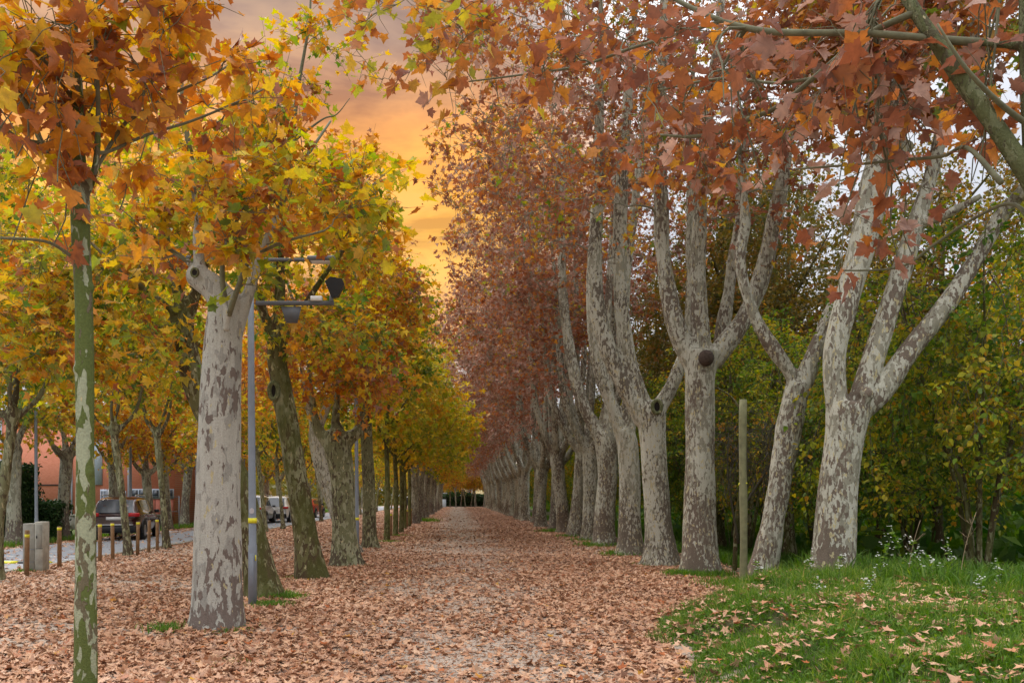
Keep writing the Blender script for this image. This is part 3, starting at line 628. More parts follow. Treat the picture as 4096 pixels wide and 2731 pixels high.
make_tree('plane_tree', (P(850, 1258, D)[0], D, 0), [
    LP(D, [(853, 1290, 46), (851, 1252, 36), (848, 1180, 31), (846, 1080, 30), (842, 1000, 29), (838, 930, 27), (838, 900, 22)]),
    LP(D, [(838, 920, 18), (815, 840, 12), (800, 720, 7), (790, 600, 4)]), LP(D, [(838, 910, 18), (860, 820, 12), (890, 720, 7), (900, 620, 4)]), LP(D, [(838, 905, 14), (842, 800, 10), (840, 640, 5)])],
    [(P(850, 740, 27), (2.2, 2.2, 2.4), 4), (P(930, 800, 26.5), (.9, 1.4, 1.2), 1), (P(760, 900, 27), (1.6, 1.6, 1.), 1)], 190, 'mid', .17, 5, 7, (.4, .8), ('bark_olive', 'branch', 'leaf_l'), tint_fn(.34, .18, .5, .16, 16, cl=.15), 27, voxel=.045,
    label='upright grey green plane trunk right of the second lamp post', group=GL)

# ------------------------------------------------------------------ templates for the rows
def v3(*a): return np.array(a, float)
def local_limbs(spec): return [(np.array([r[:3] for r in l], float), np.array([r[3] for r in l], float)) for l in spec]
# young stakes-row tree: slim green stem, bright yellow green crown over the path
def young_tpl(seed, base, nm='young_plane_tree'):
    r = random.Random(seed)
    return make_tree(nm, (0, 0, 0), local_limbs([[(0, 0, -.2, .13), (0, 0, .3, .11), (.03, .02, 2, .095), (-.02, 0, 3.6, .08), (.05, 0, 5., .07), (0, 0, 6.5, .04), (.1, 0, 8.3, .012)],
        [(0, 0, 3.0, .05), (.7, .3, 3.9, .035), (1.8, .5, 4.6, .015)], [(0, 0, 3.3, .05), (-.7, -.2, 4.2, .035), (-1.7, .1, 5., .015)], [(0, 0, 3.9, .045), (.4, -.8, 5, .03), (.6, -1.6, 5.8, .012)], [(0, 0, 4.3, .04), (-.3, .9, 5.3, .025), (-.6, 1.6, 6.1, .012)]]),
        [(v3(0, 0, 5.2), (2.3, 2.1, 1.7), 3), (v3(0, 0, 7.2), (1.5, 1.5, 1.5), 1.4), (v3(2.0, 0, 4.8), (1.7, 1.4, 1.5), 1.8), (v3(-1, 0, 4), (1.2, 1.2, .6), .5)],
        170, 'mid', .17, 6, 6, (.35, .8), ('bark_green', 'branch', 'leaf_l'), tint_fn(base, .13, .5, .09, seed, cl=.08), seed, remesh=False, flare=.1)
def mature_tpl(seed, base, h=3.3, bk='bark_far', lean=0., R0=.24, nm='plane_tree', zt=9.5, K=150, rr=2.7, lf='leaf_l', leafk='low', kx=0.):
    return make_tree(nm, (0, 0, 0), local_limbs([[(0, 0, -.2, R0*1.3), (0, 0, .2, R0*1.1), (lean*.4, 0, h*.5, R0*.9), (lean, 0, h, R0*.95), (lean, 0, h+.3, R0*.8)],
        [(lean, 0, h, R0*.6), (lean-.6, .1, h+.6, R0*.4), (lean-1., .2, h+1.8, R0*.25), (lean-1.5, .4, zt-2.5, .02)], [(lean, 0, h, R0*.6), (lean+.6, -.1, h+.7, R0*.4), (lean+.9, -.2, h+2., R0*.22), (lean+1.4, 0, zt-2.5, .02)],
        [(lean, 0, h+.2, R0*.6), (lean+.1, .3, h+1, R0*.35), (lean, .8, h+2.4, R0*.2), (lean, .9, zt-1.2, .015)], [(lean, 0, h+.1, R0*.5), (lean, -.5, h+.8, R0*.3), (lean+.3, -1.2, h+2, R0*.15), (lean+.2, -1.6, zt-2.5, .015)]]),
        [(v3(lean+kx, 0, h+2.6), (rr, rr*.95, 2.1), 3), (v3(lean+kx, 0, zt-2.2), (rr*.8, rr*.8, 2.1), 1.6), (v3(lean+kx*1.6, 0, h+1.2), (rr*.85, rr*.8, .8), .7)],
        K, leafk, .18, 5, 7, (.4, .9), (bk, 'branch', lf), tint_fn(base, .18, .4, .17, seed, cl=.14), seed, voxel=.05, blobs=[(v3(lean, 0, h+.15), R0*1.15)])
ORD = ['first', 'second', 'third', 'fourth', 'fifth', 'sixth', 'seventh', 'eighth', 'ninth', 'tenth', 'eleventh', 'twelfth', 'thirteenth', 'fourteenth', 'fifteenth', 'sixteenth', 'seventeenth', 'eighteenth', 'nineteenth', 'twentieth']
pr = random.Random(5)
def place_row(tpls, spots, labelf, group, far=None, farlabel=None, smin=.92, smax=1.1, rot=True, ry=math.pi*2):
    used = set()
    for i, (x, y) in enumerate(spots):
        t = tpls[i % len(tpls)] if i < len(tpls) else pr.choice(tpls)
        o = t if id(t) not in used and not used.add(id(t)) else copy_tree(t)
        o.location = (x+pr.uniform(-.12, .12), y, 0); s = pr.uniform(smin, smax); o.scale = (s, s, s*pr.uniform(.96, 1.06)); o.rotation_euler.z = pr.uniform(0, ry)-ry/2 if rot else pr.uniform(-.75, .75)
        if far is not None and i >= far: o['label'] = farlabel
        else: o['label'] = labelf(i)
        o['category'] = 'tree'; o['group'] = group
yt = [young_tpl(31, .29), young_tpl(32, .33)]
place_row(yt, [(-2.66, 32), (-2.7, 36.5), (-2.6, 39.2), (-2.7, 44.2), (-2.65, 48)], lambda i: ORD[i]+' nearest of the slim green stemmed young trees beside the yellow banded bollards', 'slim young trees among the bollards left of the path', rot=False, smin=.95, smax=1.05)
mt = [mature_tpl(41, .33, 3.2, zt=13, K=210, rr=3.0, kx=.5), mature_tpl(42, .40, 3.6, lean=.25, zt=12.5, K=210, rr=3., kx=.5)]
place_row(mt, [(-2.7+.1*math.sin(k*2.), 53+k*4.3) for k in range(21)], lambda i: ORD[i]+' pale plane tree of the left row counted from beyond the young green stems', GL, 5, 'small far plane tree near the distant end of the left row', smin=.95, smax=1.1, rot=False)
# row B at the near road edge
bt = [mature_tpl(51, .36, 2.9, 'bark_olive', .3, .12, zt=8, K=110, rr=2.1, leafk='mid'), mature_tpl(52, .30, 3.3, 'bark_olive', -.35, .11, zt=8.3, K=110, rr=2.1, leafk='mid')]
place_row(bt, [(-9.0, 16.7), (-9.15, 23.4), (-9.1, 26.8), (-9.2, 31.5), (-9.1, 35.6), (-9.06, 40), (-9.1, 44.2), (-9.1, 48.7), (-9.2, 53), (-9.2, 58), (-9.2, 63), (-9.2, 69), (-9.2, 75), (-9.2, 82), (-9.2, 90), (-9.2, 98), (-9.2, 108), (-9.2, 118), (-9.2, 130)],
    lambda i: ['thin plane tree cut by the left edge of the picture', 'thin leaning plane tree in front of the dark red car', 'thin plane tree right of the dark red car and the last near bollard'][i] if i < 3 else ORD[i]+' thin plane tree from the camera along the near side of the road', 'thin plane trees along the near side of the road', 8, 'distant thin plane tree on the near side of the road', rot=True, ry=1.2)
# row C, pollards on the far side
ct = [mature_tpl(61, .42, 2.9, 'bark_far', .0, .25, zt=8, K=130, rr=2.6), mature_tpl(62, .50, 2.7, 'bark_far', .2, .23, zt=7.8, K=130, rr=2.6)]
place_row(ct, [(-15., 29), (-15.2, 32.6), (-14.7, 36.3), (-14.5, 40), (-14.5, 42.5), (-15.2, 47.5), (-15, 52), (-15, 57), (-15, 62), (-15, 67), (-15, 73), (-15, 79), (-15, 86), (-15, 94), (-15, 103), (-15, 113), (-15, 124), (-15, 136)],
    lambda i: ['pollard plane tree standing against the tall dark hedge', 'pollard plane tree at the end of the dark hedge right of the cabinet'][i] if i < 2 else ORD[i]+' pollard plane tree from the left on the far side of the road', 'pollard planes on the far side of the road', 8, 'distant pollard plane on the far side of the road')

# ------------------------------------------------------------------ right row, hero trees
GR = 'plane trees of the row right of the path'
TR = tint_fn(.57, .18, .4, .19, 31, cl=.18)
def crownR(x, y, z=11.5, w=1.): return [(v3(x-2.2, y, z), (4.0*w, 3.2, 4.2), 4), (v3(x, y, z+4), (3.6*w, 2.8, 3.), 1.5), (v3(x-2.2, y-.5, z-2.7), (3.0*w, 2.4, 1.4), 1.), (v3(x+2, y, z-1), (3.0*w, 2.5, 3.), 1)]
D = 13.
make_tree('plane_tree', (P(1905, 1380, D)[0], D, 0), [
    LP(D, [(1893, 1430, 125), (1900, 1375, 112), (1912, 1290, 98), (1924, 1150, 90), (1938, 1020, 88), (1946, 950, 98), (1950, 925, 96)]),
    LP(D, [(1925, 950, 54), (1918, 880, 50), (1920, 790, 48), (1945, 690, 50), (1978, 570, 58), (2015, 410, 62), (2055, 260, 54), (2085, 120, 44), (2110, -60, 34), (2130, -400, 16)]),
    LP(D, [(1970, 940, 54), (2000, 840, 48), (2040, 720, 46), (2078, 600, 42), (2120, 460, 38), (2165, 300, 34), (2225, 100, 34), (2290, -60, 26), (2330, -350, 12)]),
    LP(D, [(1960, 950, 60), (2025, 895, 50), (2100, 790, 45), (2180, 690, 42), (2255, 570, 40), (2305, 490, 38), (2370, 410, 32, 12.6), (2470, 250, 22, 12.2), (2560, 60, 10, 12)]),
    LP(D, [(2060, 640, 22), (2100, 530, 20), (2180, 490, 18, 12.6), (2250, 450, 12, 12.3)]),
    LP(D, [(2090, 330, 30), (2040, 380, 30), (2110, 210, 26), (2180, 20, 18), (2220, -150, 8)])],
    [(P(2120, -100, 13), (2.2, 2.2, 1.8), 3), (P(2400, -50, 12.6), (1.5, 2, 1.7), 1.5), (P(1980, 60, 13.5), (1.6, 1.6, 1.0), 1.0), (P(2050, 200, 13), (1.6, 1.4, .8), 1.)],
    170, 'mid', .17, 6, 6, (.4, .9), ('bark_brown', 'branch_pale', 'leaf_r'), TR, 71, voxel=.032, flare=.22, blobs=[(P(1990, 905, D-.25), .12)],
    label='thick brown footed plane tree nearest on the right with three upright limbs', group=GR)
D = 15.1
make_tree('plane_tree', (P(1745, 1350, D)[0], D, 0), [
    LP(D, [(1742, 1390, 76), (1747, 1345, 66), (1765, 1250, 58), (1784, 1150, 54), (1804, 1030, 53), (1822, 930, 55), (1836, 880, 56)]),
    LP(D, [(1832, 890, 34), (1812, 850, 30), (1780, 805, 30), (1750, 760, 27), (1722, 700, 26), (1700, 600, 24), (1712, 500, 20), (1700, 380, 14), (1690, 250, 8)]),
    LP(D, [(1845, 880, 46), (1865, 830, 44), (1890, 770, 42), (1920, 705, 42), (1955, 630, 38, 15.4), (1985, 520, 34, 15.8), (2000, 380, 28, 16), (2010, 200, 20, 16.2), (2010, 0, 8, 16.4)])],
    [(P(1700, 280, 15.4), (2., 2, 1.5), 2), (P(1990, 60, 16.2), (2., 2, 1.5), 2), (P(1850, 120, 15.6), (1.8, 1.8, 1.4), 1.5)],
    120, 'mid', .17, 5, 6, (.4, .9), ('bark_brown', 'branch_pale', 'leaf_r'), TR, 72, voxel=.032, flare=.25,
    label='slanting plane tree forking into a Y beside the wooden stake', group=GR)
D = 17.8
t = make_tree('plane_tree', (P(1608, 1320, D)[0], D, 0), [
    LP(D, [(1609, 1350, 108), (1608, 1312, 88), (1607, 1200, 73), (1607, 1050, 66), (1608, 920, 66), (1609, 840, 76), (1610, 805, 84)]),
    LP(D, [(1590, 830, 50), (1562, 775, 44), (1542, 710, 40), (1525, 600, 36), (1518, 480, 33), (1515, 350, 30), (1520, 200, 26), (1525, 0, 22), (1530, -200, 14), (1530, -400, 6)]),
    LP(D, [(1612, 810, 42), (1606, 720, 38), (1604, 600, 36), (1608, 480, 32), (1618, 330, 28), (1640, 150, 22), (1660, -50, 16), (1670, -300, 7)]),
    LP(D, [(1636, 830, 50), (1675, 780, 44), (1710, 730, 40), (1740, 660, 38), (1765, 570, 36), (1790, 450, 32), (1815, 300, 28), (1840, 150, 24), (1870, -50, 16), (1890, -300, 6)]),
    LP(D, [(1655, 790, 34, 18.2), (1670, 690, 30, 18.3), (1690, 560, 26, 18.4), (1705, 430, 22, 18.5), (1715, 280, 16, 18.6), (1730, 50, 8, 18.7)])],
    crownR(4.9, 17.8, 12.2)+[(v3(5, 17.4, 7.6), (3, 1.5, .8), .25)], 165, 'mid', .15, 5, 6, (.4, .9), ('bark_brown', 'branch_pale', 'leaf_r'), TR, 73, brad=1.7, voxel=.04, flare=.25, blobs=[(P(1622, 822, D-.32), .13)],
    label='upright plane tree with a dark round burl below its four way fork', group=GR)
mb = MB()
c = P(1622, 822, D-.42)-np.array([P(1608, 1320, D)[0], D, 0]); th = np.linspace(.1, 3.04, 8)
mb.tube(np.array([c+[0, 0, .17*math.cos(a)] for a in th]), .16*np.sin(th), 12); mb.build('burl', M['burl'], t, True)
D = 20.2
t = make_tree('plane_tree', (P(1519, 1297, D)[0], D, 0), [
    LP(D, [(1521, 1325, 90), (1518, 1288, 74), (1511, 1200, 61), (1503, 1080, 58), (1498, 980, 64), (1496, 945, 70), (1497, 925, 56)]),
    LP(D, [(1480, 965, 46), (1440, 895, 41), (1400, 810, 39), (1374, 720, 36), (1366, 610, 33), (1372, 480, 30), (1378, 330, 24), (1380, 150, 18), (1380, -100, 8)]),
    LP(D, [(1484, 940, 38), (1455, 860, 34), (1436, 770, 34), (1424, 650, 33), (1424, 500, 31), (1432, 350, 27), (1445, 200, 22), (1460, 0, 14), (1470, -200, 6)]),
    LP(D, [(1505, 945, 44), (1532, 905, 36), (1558, 850, 30), (1580, 780, 28), (1588, 640, 24), (1585, 450, 20), (1590, 250, 12), (1600, 0, 6)])],
    crownR(4.9, 20.2, 12.), 160, 'mid', .15, 5, 6, (.4, .9), ('bark_pale', 'branch_pale', 'leaf_r'), TR, 74, brad=1.7, voxel=.04,
    label='pale plane tree with a dark hollow where its limbs part', group=GR)
hollow(t, P(1500, 938, D)+[0, -.40, 0], (0, -1, 0), .15, .7)
D = 23.8
make_tree('plane_tree', (P(1450, 1275, D)[0], D, 0), [
    LP(D, [(1451, 1300, 72), (1449, 1268, 60), (1446, 1200, 52), (1446, 1100, 48), (1441, 1020, 50), (1430, 985, 46)]),
    LP(D, [(1430, 1000, 38), (1405, 930, 30), (1380, 860, 28), (1362, 760, 26), (1358, 640, 24), (1365, 500, 20), (1370, 300, 14), (1370, 100, 6)]),
    LP(D, [(1445, 990, 34), (1442, 900, 28), (1430, 780, 26), (1440, 620, 22), (1460, 450, 18), (1480, 250, 12), (1490, 50, 6)])],
    crownR(4.9, 23.8, 12.), 160, 'mid', .15, 5, 6, (.4, .9), ('bark_pale', 'branch_pale', 'leaf_r'), TR, 75, brad=1.7, voxel=.045, label='pale plane tree with two curved limbs left of the hollow forked tree', group=GR)
D = 28.5
make_tree('plane_tree', (P(1389, 1253, D)[0], D, 0), [
    LP(D, [(1386, 1275, 60), (1387, 1248, 50), (1388, 1180, 46), (1396, 1090, 44), (1392, 1020, 50), (1384, 990, 40)]),
    LP(D, [(1380, 1005, 34), (1345, 940, 28), (1322, 870, 27), (1305, 780, 24), (1294, 680, 22), (1290, 560, 18), (1292, 400, 12), (1295, 200, 6)]),
    LP(D, [(1396, 1000, 30), (1400, 900, 22), (1395, 760, 18), (1402, 600, 14), (1410, 400, 8)])],
    crownR(4.9, 28.5, 11.8), 165, 'mid', .155, 5, 6, (.4, .9), ('bark_brown', 'branch_pale', 'leaf_r'), TR, 76, brad=1.7, voxel=.05, label='plane tree with a swollen leaning trunk, sixth in the right row', group=GR)
def right_tpl(seed, lean, bk, base=.66, leafk='mid'):
    q = random.Random(seed); a = q.uniform(0, 6.28); spec = [[(0, 0, -.2, .42), (0, 0, .2, .33), (lean*.5, 0, 1.6, .27), (lean, 0, 3.2, .29), (lean, 0, 3.6, .24)]]
    for k in range(4):
        t = a+k*1.57+q.uniform(-.3, .3); cx, sy = math.cos(t), math.sin(t); s = q.uniform(.8, 1.25)
        spec.append([(lean, 0, 3.2, .19), (lean+cx*.6*s, sy*.6*s, 4.2, .16), (lean+cx*1.15*s, sy*1.1*s, 5.8, .14), (lean+cx*1.35*s, sy*1.3*s, 8.5, .11), (lean+cx*1.6*s, sy*1.4*s, 11.5, .06), (lean+cx*2*s, sy*1.7*s, 15, .012)])
    return make_tree('plane_tree', (0, 0, 0), local_limbs(spec), [(v3(-1., 0, 11.6), (4.9, 4., 4.4), 4), (v3(0, 0, 15.3), (3.6, 3.2, 2.8), 1.5), (v3(-2.4, 0, 8.2), (3.6, 2.6, 1.6), 1.3), (v3(-2.5, 0, 5.8), (2.2, 1.8, 1.), .35)],
        225, leafk, .165, 5, 7, (.45, 1.), (bk, 'branch_pale', 'leaf_r'), tint_fn(base+.03, .2, .35, .19, seed, cl=.18), seed, voxel=.05, brad=1.6)
rt = [right_tpl(81, 0, 'bark_pale'), right_tpl(82, .3, 'bark_brown', .6), right_tpl(83, -.3, 'bark_brown', .7, 'low'), right_tpl(84, .15, 'bark_far', .62, 'low')]
sp = [(4.9, 31.9), (4.9, 35.2), (4.95, 39.5), (4.85, 43), (4.7, 47.2)]+[(4.9+.15*math.sin(k*1.7), 51.2+k*4.1) for k in range(23)]
place_row(rt, sp, lambda i: ORD[i+6]+' plane tree counted from the camera in the right row', GR, 9, 'small far plane tree near the distant end of the right row', smin=.94, smax=1.08, rot=False)

# ------------------------------------------------------------------ big limb tree just outside the frame on the right
def px_tips(n, x0, x1, y0, y1, d0, d1, seed):
    r = np.random.RandomState(seed); return [P(r.uniform(x0, x1), r.uniform(y0, y1), r.uniform(d0, d1)) for _ in range(n)]
D = 5.2
tips = px_tips(20, 800, 1060, -30, 240, 6.8, 8.2, 11)+px_tips(20, 1350, 2100, 20, 320, 5.4, 7.2, 1)+px_tips(13, 1900, 2340, -40, 330, 5.2, 6.6, 2)+px_tips(15, 1000, 1450, -40, 220, 6., 7.5, 3)+px_tips(9, 1750, 2150, 330, 470, 5.6, 6.6, 4)+px_tips(3, 1880, 2120, 560, 640, 5.8, 6.4, 5)+px_tips(5, 2100, 2350, 370, 480, 5, 6, 6)+px_tips(8, 1450, 1800, 330, 430, 6.4, 7.4, 7)+px_tips(16, 1300, 2500, -300, -40, 5, 6.5, 8)
def tint0(w_, rng_, b):
    px = VX+w_[:, 0]/w_[:, 1]*F; cv = np.random.RandomState(3).normal(size=int(b.max())+1)*.1
    return .60-.36*sstep(1400, 1150, px)+cv[b]+rng_.normal(size=len(w_))*.18
make_tree('plane_tree', (P(2440, 1500, 5.2)[0], 5.2, .2), [
    LP(D, [(2450, 1850, 190), (2440, 1700, 130), (2430, 1200, 110), (2415, 700, 95), (2400, 420, 84), (2378, 200, 60), (2368, 0, 50), (2365, -200, 40), (2360, -500, 26)]),
    LP(D, [(2405, 480, 50), (2352, 392, 42), (2290, 300, 38, 5.25), (2215, 195, 36, 5.3), (2150, 95, 33, 5.4), (2110, 30, 31, 5.45), (2060, -60, 26, 5.5), (1980, -200, 18, 5.6)]),
    LP(D, [(2372, 108, 24), (2280, 100, 20, 5.3), (2150, 90, 18, 5.4), (2000, 76, 16, 5.5), (1880, 74, 15, 5.6), (1760, 70, 15, 5.8), (1660, 48, 13, 6.), (1570, 12, 11, 6.2), (1500, -25, 8, 6.4)]),
    LP(D, [(2098, 30, 17, 5.45), (2010, 70, 15, 5.6), (1950, 112, 13, 5.7), (1870, 180, 12, 5.9), (1790, 245, 11, 6.1), (1720, 275, 11, 6.3), (1650, 305, 10, 6.5), (1580, 316, 8, 6.7), (1510, 312, 5, 6.9)]),
    LP(D, [(2380, 300, 14), (2300, 240, 12, 5.1), (2220, 160, 9, 5.), (2150, 60, 5, 5.)]),
    LP(D, [(1660, 48, 9, 6.), (1560, 80, 8, 6.3), (1450, 110, 7, 6.6), (1330, 150, 6, 6.9), (1200, 170, 5, 7.2), (1060, 190, 3, 7.4)]),
    LP(D, [(1870, 180, 8, 5.9), (1780, 190, 7, 6.2), (1650, 180, 6, 6.5), (1500, 210, 5, 6.8)]),
    LP(D, [(2300, 420, 14, 5.1), (2220, 340, 10, 5.3), (2160, 360, 8, 5.6), (2060, 370, 7, 5.8), (1960, 380, 6, 6.), (1830, 390, 4, 6.2)]),
    LP(D, [(2395, 560, 14), (2330, 470, 9, 5.4), (2240, 500, 7, 5.7), (2150, 560, 7, 5.9), (2080, 610, 6, 6.), (1980, 620, 4, 6.1), (1870, 615, 3, 6.2)])],
    [], 0, 'hi', .128, 3, 4, (.15, .4), ('bark_limb', 'branch', 'leaf_r'), tint0, 91, tips=tips, voxel=.014, rlimb=.026, flare=.1, lump=.006, brad=.75,
    label='near plane tree at the right edge reaching long branches over the path', group=GR)

# ------------------------------------------------------------------ woodland on the right
def tinted(base, **k): return tint_fn(base, **k)
def shrub_tpl(seed, base, h=6., r=2.5, K=230, size=.105):
    q = random.Random(seed); spec = []
    for k in range(7):
        a = k*.9+q.uniform(-.3, .3); L = q.uniform(.4, .8)
        spec.append([(.1*math.cos(a), .1*math.sin(a), -.1, .05), (.4*math.cos(a), .4*math.sin(a), h*.25, .04), (r*L*math.cos(a)*.7, r*L*math.sin(a)*.7, h*.55, .025), (r*L*math.cos(a), r*L*math.sin(a), h*.85, .01)])
    return make_tree('woodland_shrub', (0, 0, -.3), local_limbs(spec), [(v3(0, 0, h*.6), (r, r, h*.43), 4), (v3(-r*.3, 0, h*.36), (r*.9, r, h*.2), .8)],
        K, 'oval', size, 9, 8, (.3, .8), ('bark_moss', 'twig', 'leaf_w'), tint_fn(base, .2, .7, .16, seed, cl=.14), seed, remesh=False, hang=.6)
sh = [shrub_tpl(101, .60, 6.6, 2.8, 270, .11), shrub_tpl(102, .48, 5.8, 2.4, 230), shrub_tpl(103, .66, 6.2, 2.5, 230)]
ssp = [(9.0, 14.6), (8.7, 19.6), (8.2, 24.2), (12.4, 17.2), (8.3, 29.), (8.2, 34), (12.0, 22.5), (8.4, 40), (11.8, 28.5), (8.5, 47), (12, 36), (8.5, 55), (8.6, 64), (12.2, 46), (8.6, 76), (8.8, 90), (8.8, 106), (9, 124)]
lab = ['big round leaved green and yellow shrub at the right edge behind the forked trees', 'dark green shrub behind the slanting Y forked tree and the stake', 'green and gold shrub seen between the burl tree and the hollow tree']
place_row(sh, ssp, lambda i: lab[i] if i < 3 else ORD[i]+' nearest leafy shrub at the edge of the wood on the right', 'shrubs along the edge of the wood', 9, 'distant shrub in the edge of the wood behind the right row')
make_tree('bare_bush', (6.1, 18.8, -.3), local_limbs([[(6.1, 18.8, -.4, .05), (6.2, 18.9, 1.2, .045), (6.4, 18.9, 2.6, .035), (6.2, 18.8, 3.6, .025), (5.6, 18.6, 4.0, .015), (5.0, 18.4, 3.7, .008)],
    [(6.2, 18.9, 1.2, .03), (6.9, 18.7, 2.4, .025), (7.4, 18.5, 3.5, .018), (7.9, 18.3, 3.6, .008)], [(6.2, 18.8, .6, .03), (5.9, 18.5, 1.9, .02), (5.8, 18.3, 3.0, .01)]]),
    [(v3(6.4, 18.7, 2.4), (1.3, .8, 1.3), 1)], 90, 'oval', .07, 1, 4, (.3, .9), ('bark_moss', 'twig', 'leaf_o'), tint_fn(.6, .2, .7, .15, 3), 131, remesh=False, brad=1.4, spread=1.6,
    label='tangle of bare grey twigs behind the wooden stake', cat='bush')
def wood_tpl(seed, base, h=13.):
    q = random.Random(seed); spec = [[(0, 0, -.4, .2), (0, 0, 1, .15), (.2, 0, h*.4, .11), (-.1, .1, h*.7, .06), (0, 0, h, .01)]]
    for k in range(7):
        a = k*2.4; z0 = h*(.22+.09*k); spec.append([(0, 0, z0, .06), (.9*math.cos(a), .9*math.sin(a), z0+.9, .04), (2.1*math.cos(a), 2.1*math.sin(a), z0+2.3, .012)])
    return make_tree('woodland_tree', (0, 0, 0), local_limbs(spec), [(v3(0, 0, h*.62), (2.8, 2.8, h*.38), 4), (v3(0, 0, h*.4), (2.4, 2.4, h*.2), 1)],
        260, 'oval', .14, 8, 7, (.4, .9), ('bark_moss', 'twig', 'leaf_o'), tint_fn(base, .2, .5, .16, seed, cl=.14), seed, remesh=False, hang=.5)
wt = [wood_tpl(111, .5, 14.), wood_tpl(112, .65, 13.), wood_tpl(113, .4, 15.)]
wsp = [(9.5, 31), (10.8, 36), (10, 42), (12.6, 38.5), (9.4, 47), (10.5, 27), (14, 25), (11.5, 32), (16.5, 33), (12, 39.5), (17.5, 21), (14.8, 45), (20, 40), (11.6, 52), (16, 56), (21, 30), (12, 66), (22, 52), (17, 72), (12, 82), (12, 100), (17, 92), (12, 120)]
place_row(wt, wsp, lambda i: ORD[i]+' nearest tall thin leaved olive brown tree in the wood on the right', 'tall trees of the wood on the right', 8, 'distant tall olive brown tree in the wood on the right')
def mass(name, n, x0, x1, y0, y1, z1, size, base, mat, label, seed):
    r = np.random.RandomState(seed); x = r.uniform(x0, x1, n); y = r.uniform(y0, y1, n); top = z1*(.75+.25*fnoise(np.stack([x, y, 0*x], -1), .35, seed)); z = r.uniform(-.3, 1, n)**1.*top
    c = np.stack([x, y, np.maximum(z, 0.)], -1); d = norm(r.normal(size=(n, 3))+[0, 0, -.4]); nn = norm(r.normal(size=(n, 3))*.7+[0, 0, 1])
    tv = np.clip(base+fnoise(c, .5, seed)*.25+r.normal(size=n)*.15, 0, 1)
    setp(obj(name, leaves_mesh(name, c, d, nn, size*r.uniform(.6, 1.3, n), tv, 'low', r), M[mat]), label, 'wood', kind='stuff')
mass('wood', 75000, 12.5, 60, 19, 150, 9.5, .55, .25, 'leaf_w', 'dark wood filling the distance behind the right row of trees', 5)
mass('wood', 26000, -60, -19, 62, 165, 9, .7, .45, 'leaf_o', 'far woodland behind the pollards beyond the road', 6)
mass('wood', 30000, -70, 80, 182, 215, 13, 1.0, .35, 'leaf_o', 'far wood closing the view beyond the end of the path', 7)

# ------------------------------------------------------------------ hedges on the left
def hedge(loc, sx, sy, h, label, seed, n):
    r = np.random.RandomState(seed); root = empty('hedge', loc, label, 'hedge', 'dark hedges on the far side of the road')
    mb = MB(); mb.box((-sx/2+.2, -sy/2+.2, 0), (sx/2-.2, sy/2-.2, h-.2)); mb.build('shade_core', M['hole'], root)  # solid dark box, stands in for the shade deep inside the hedge
    f = r.randint(0, 4, n); u = r.uniform(-1, 1, n); v = r.uniform(0, 1, n)
    x = np.where(f == 0, u*sx/2, np.where(f == 1, sx/2, np.where(f == 2, -sx/2, u*sx/2))); y = np.where(f == 0, -sy/2, np.where((f == 1) | (f == 2), u*sy/2, r.uniform(-1, 1, n)*sy/2)); z = np.where(f == 3, h, v*h)
    p = np.stack([x, y, z], -1); p = p+fnoise(p, 2.2, seed)[:, None]*.14*norm(p-[0, 0, h/2])+r.normal(size=(n, 3))*.06
    d = norm(r.normal(size=(n, 3))+[0, 0, -.7]); nn = norm(r.normal(size=(n, 3))*.5+norm(p-[0, 0, h/2]))
    obj('foliage', leaves_mesh('foliage', p, d, nn, .11*r.uniform(.6, 1.3, n), np.clip(.4+fnoise(p, 2, seed)*.25+r.normal(size=n)*.18, 0, 1), 'oval', r), M['hedge'], root)
hedge((-17.6, 30.8, 0), 4.0, 2.2, 2.75, 'tall dark evergreen hedge behind the cabinet at the left edge', 1, 14000)
hedge((-15.55, 32.2, 0), 1.1, 1.6, 1.35, 'low dark evergreen hedge right of the cabinet', 2, 5000)

# ------------------------------------------------------------------ building, wall
bl = empty('brick_building', (-24.2, 49, 0), 'long salmon orange brick building behind the pollards on the left', 'building')
g = N('brick'); co = g.objco(False); bt_ = g.n('ShaderNodeTexBrick', {'Vector': g.n('ShaderNodeMapping', {'Vector': co, 'Rotation': (R(90), 0, 0)}).outputs[0], 'Scale': 4., 'Color1': (.62, .225, .135, 1), 'Color2': (.56, .19, .11, 1), 'Mortar': (.55, .3, .22, 1), 'Mortar Size': .012})
M['brick2'] = g.surf(bt_.outputs['Color'], .9, g.noise(co, 20, 3), .2, .01)
M['roof'] = simple('roof_metal', (.25, .26, .28), .6)
M['glass'] = simple('window_glass', (.035, .045, .06), .12, .1, 2, spec=.6, bump=0)
M['panel'] = simple('pale_blue_panel', (.42, .47, .55), .6)
M['clad'] = simple('red_cladding', (.40, .13, .09), .8, .2, 4)
def part(name, mat, par, *boxes, bev=0.):
    mb = MB()
    for b in boxes: mb.box(b[0], b[1], bev)
    return mb.build(name, mat, par)
part('wall', M['brick2'], bl, ((-9, 0, 0), (8, 14, 6.2)))
part('roof', M['roof'], bl, ((-9.2, -.25, 6.2), (8.25, 14.2, 6.45)))
for x_ in (-2., 2.05, 5.3): 
    mb = MB(); mb.tube([(x_+.05, -.07, 0), (x_+.05, -.07, 6.1)], .05, 8); mb.build('downpipe', M['panel'], bl)
part('stair_panel', M['panel'], bl, ((3.4, -.12, 2.35), (3.85, -.003, 6.1)))
w1 = part('window', M['panel'], bl, ((3.75, -.1, .5), (4.15, -.003, 2.1))); part('pane', M['glass'], w1, ((3.79, -.112, .56), (3.93, -.102, 2.0)), ((3.97, -.112, .56), (4.11, -.102, 2.0)))
part('notice_panel', M['white'], bl, ((4.2, -.09, 1.62), (4.5, -.003, 2.1)))
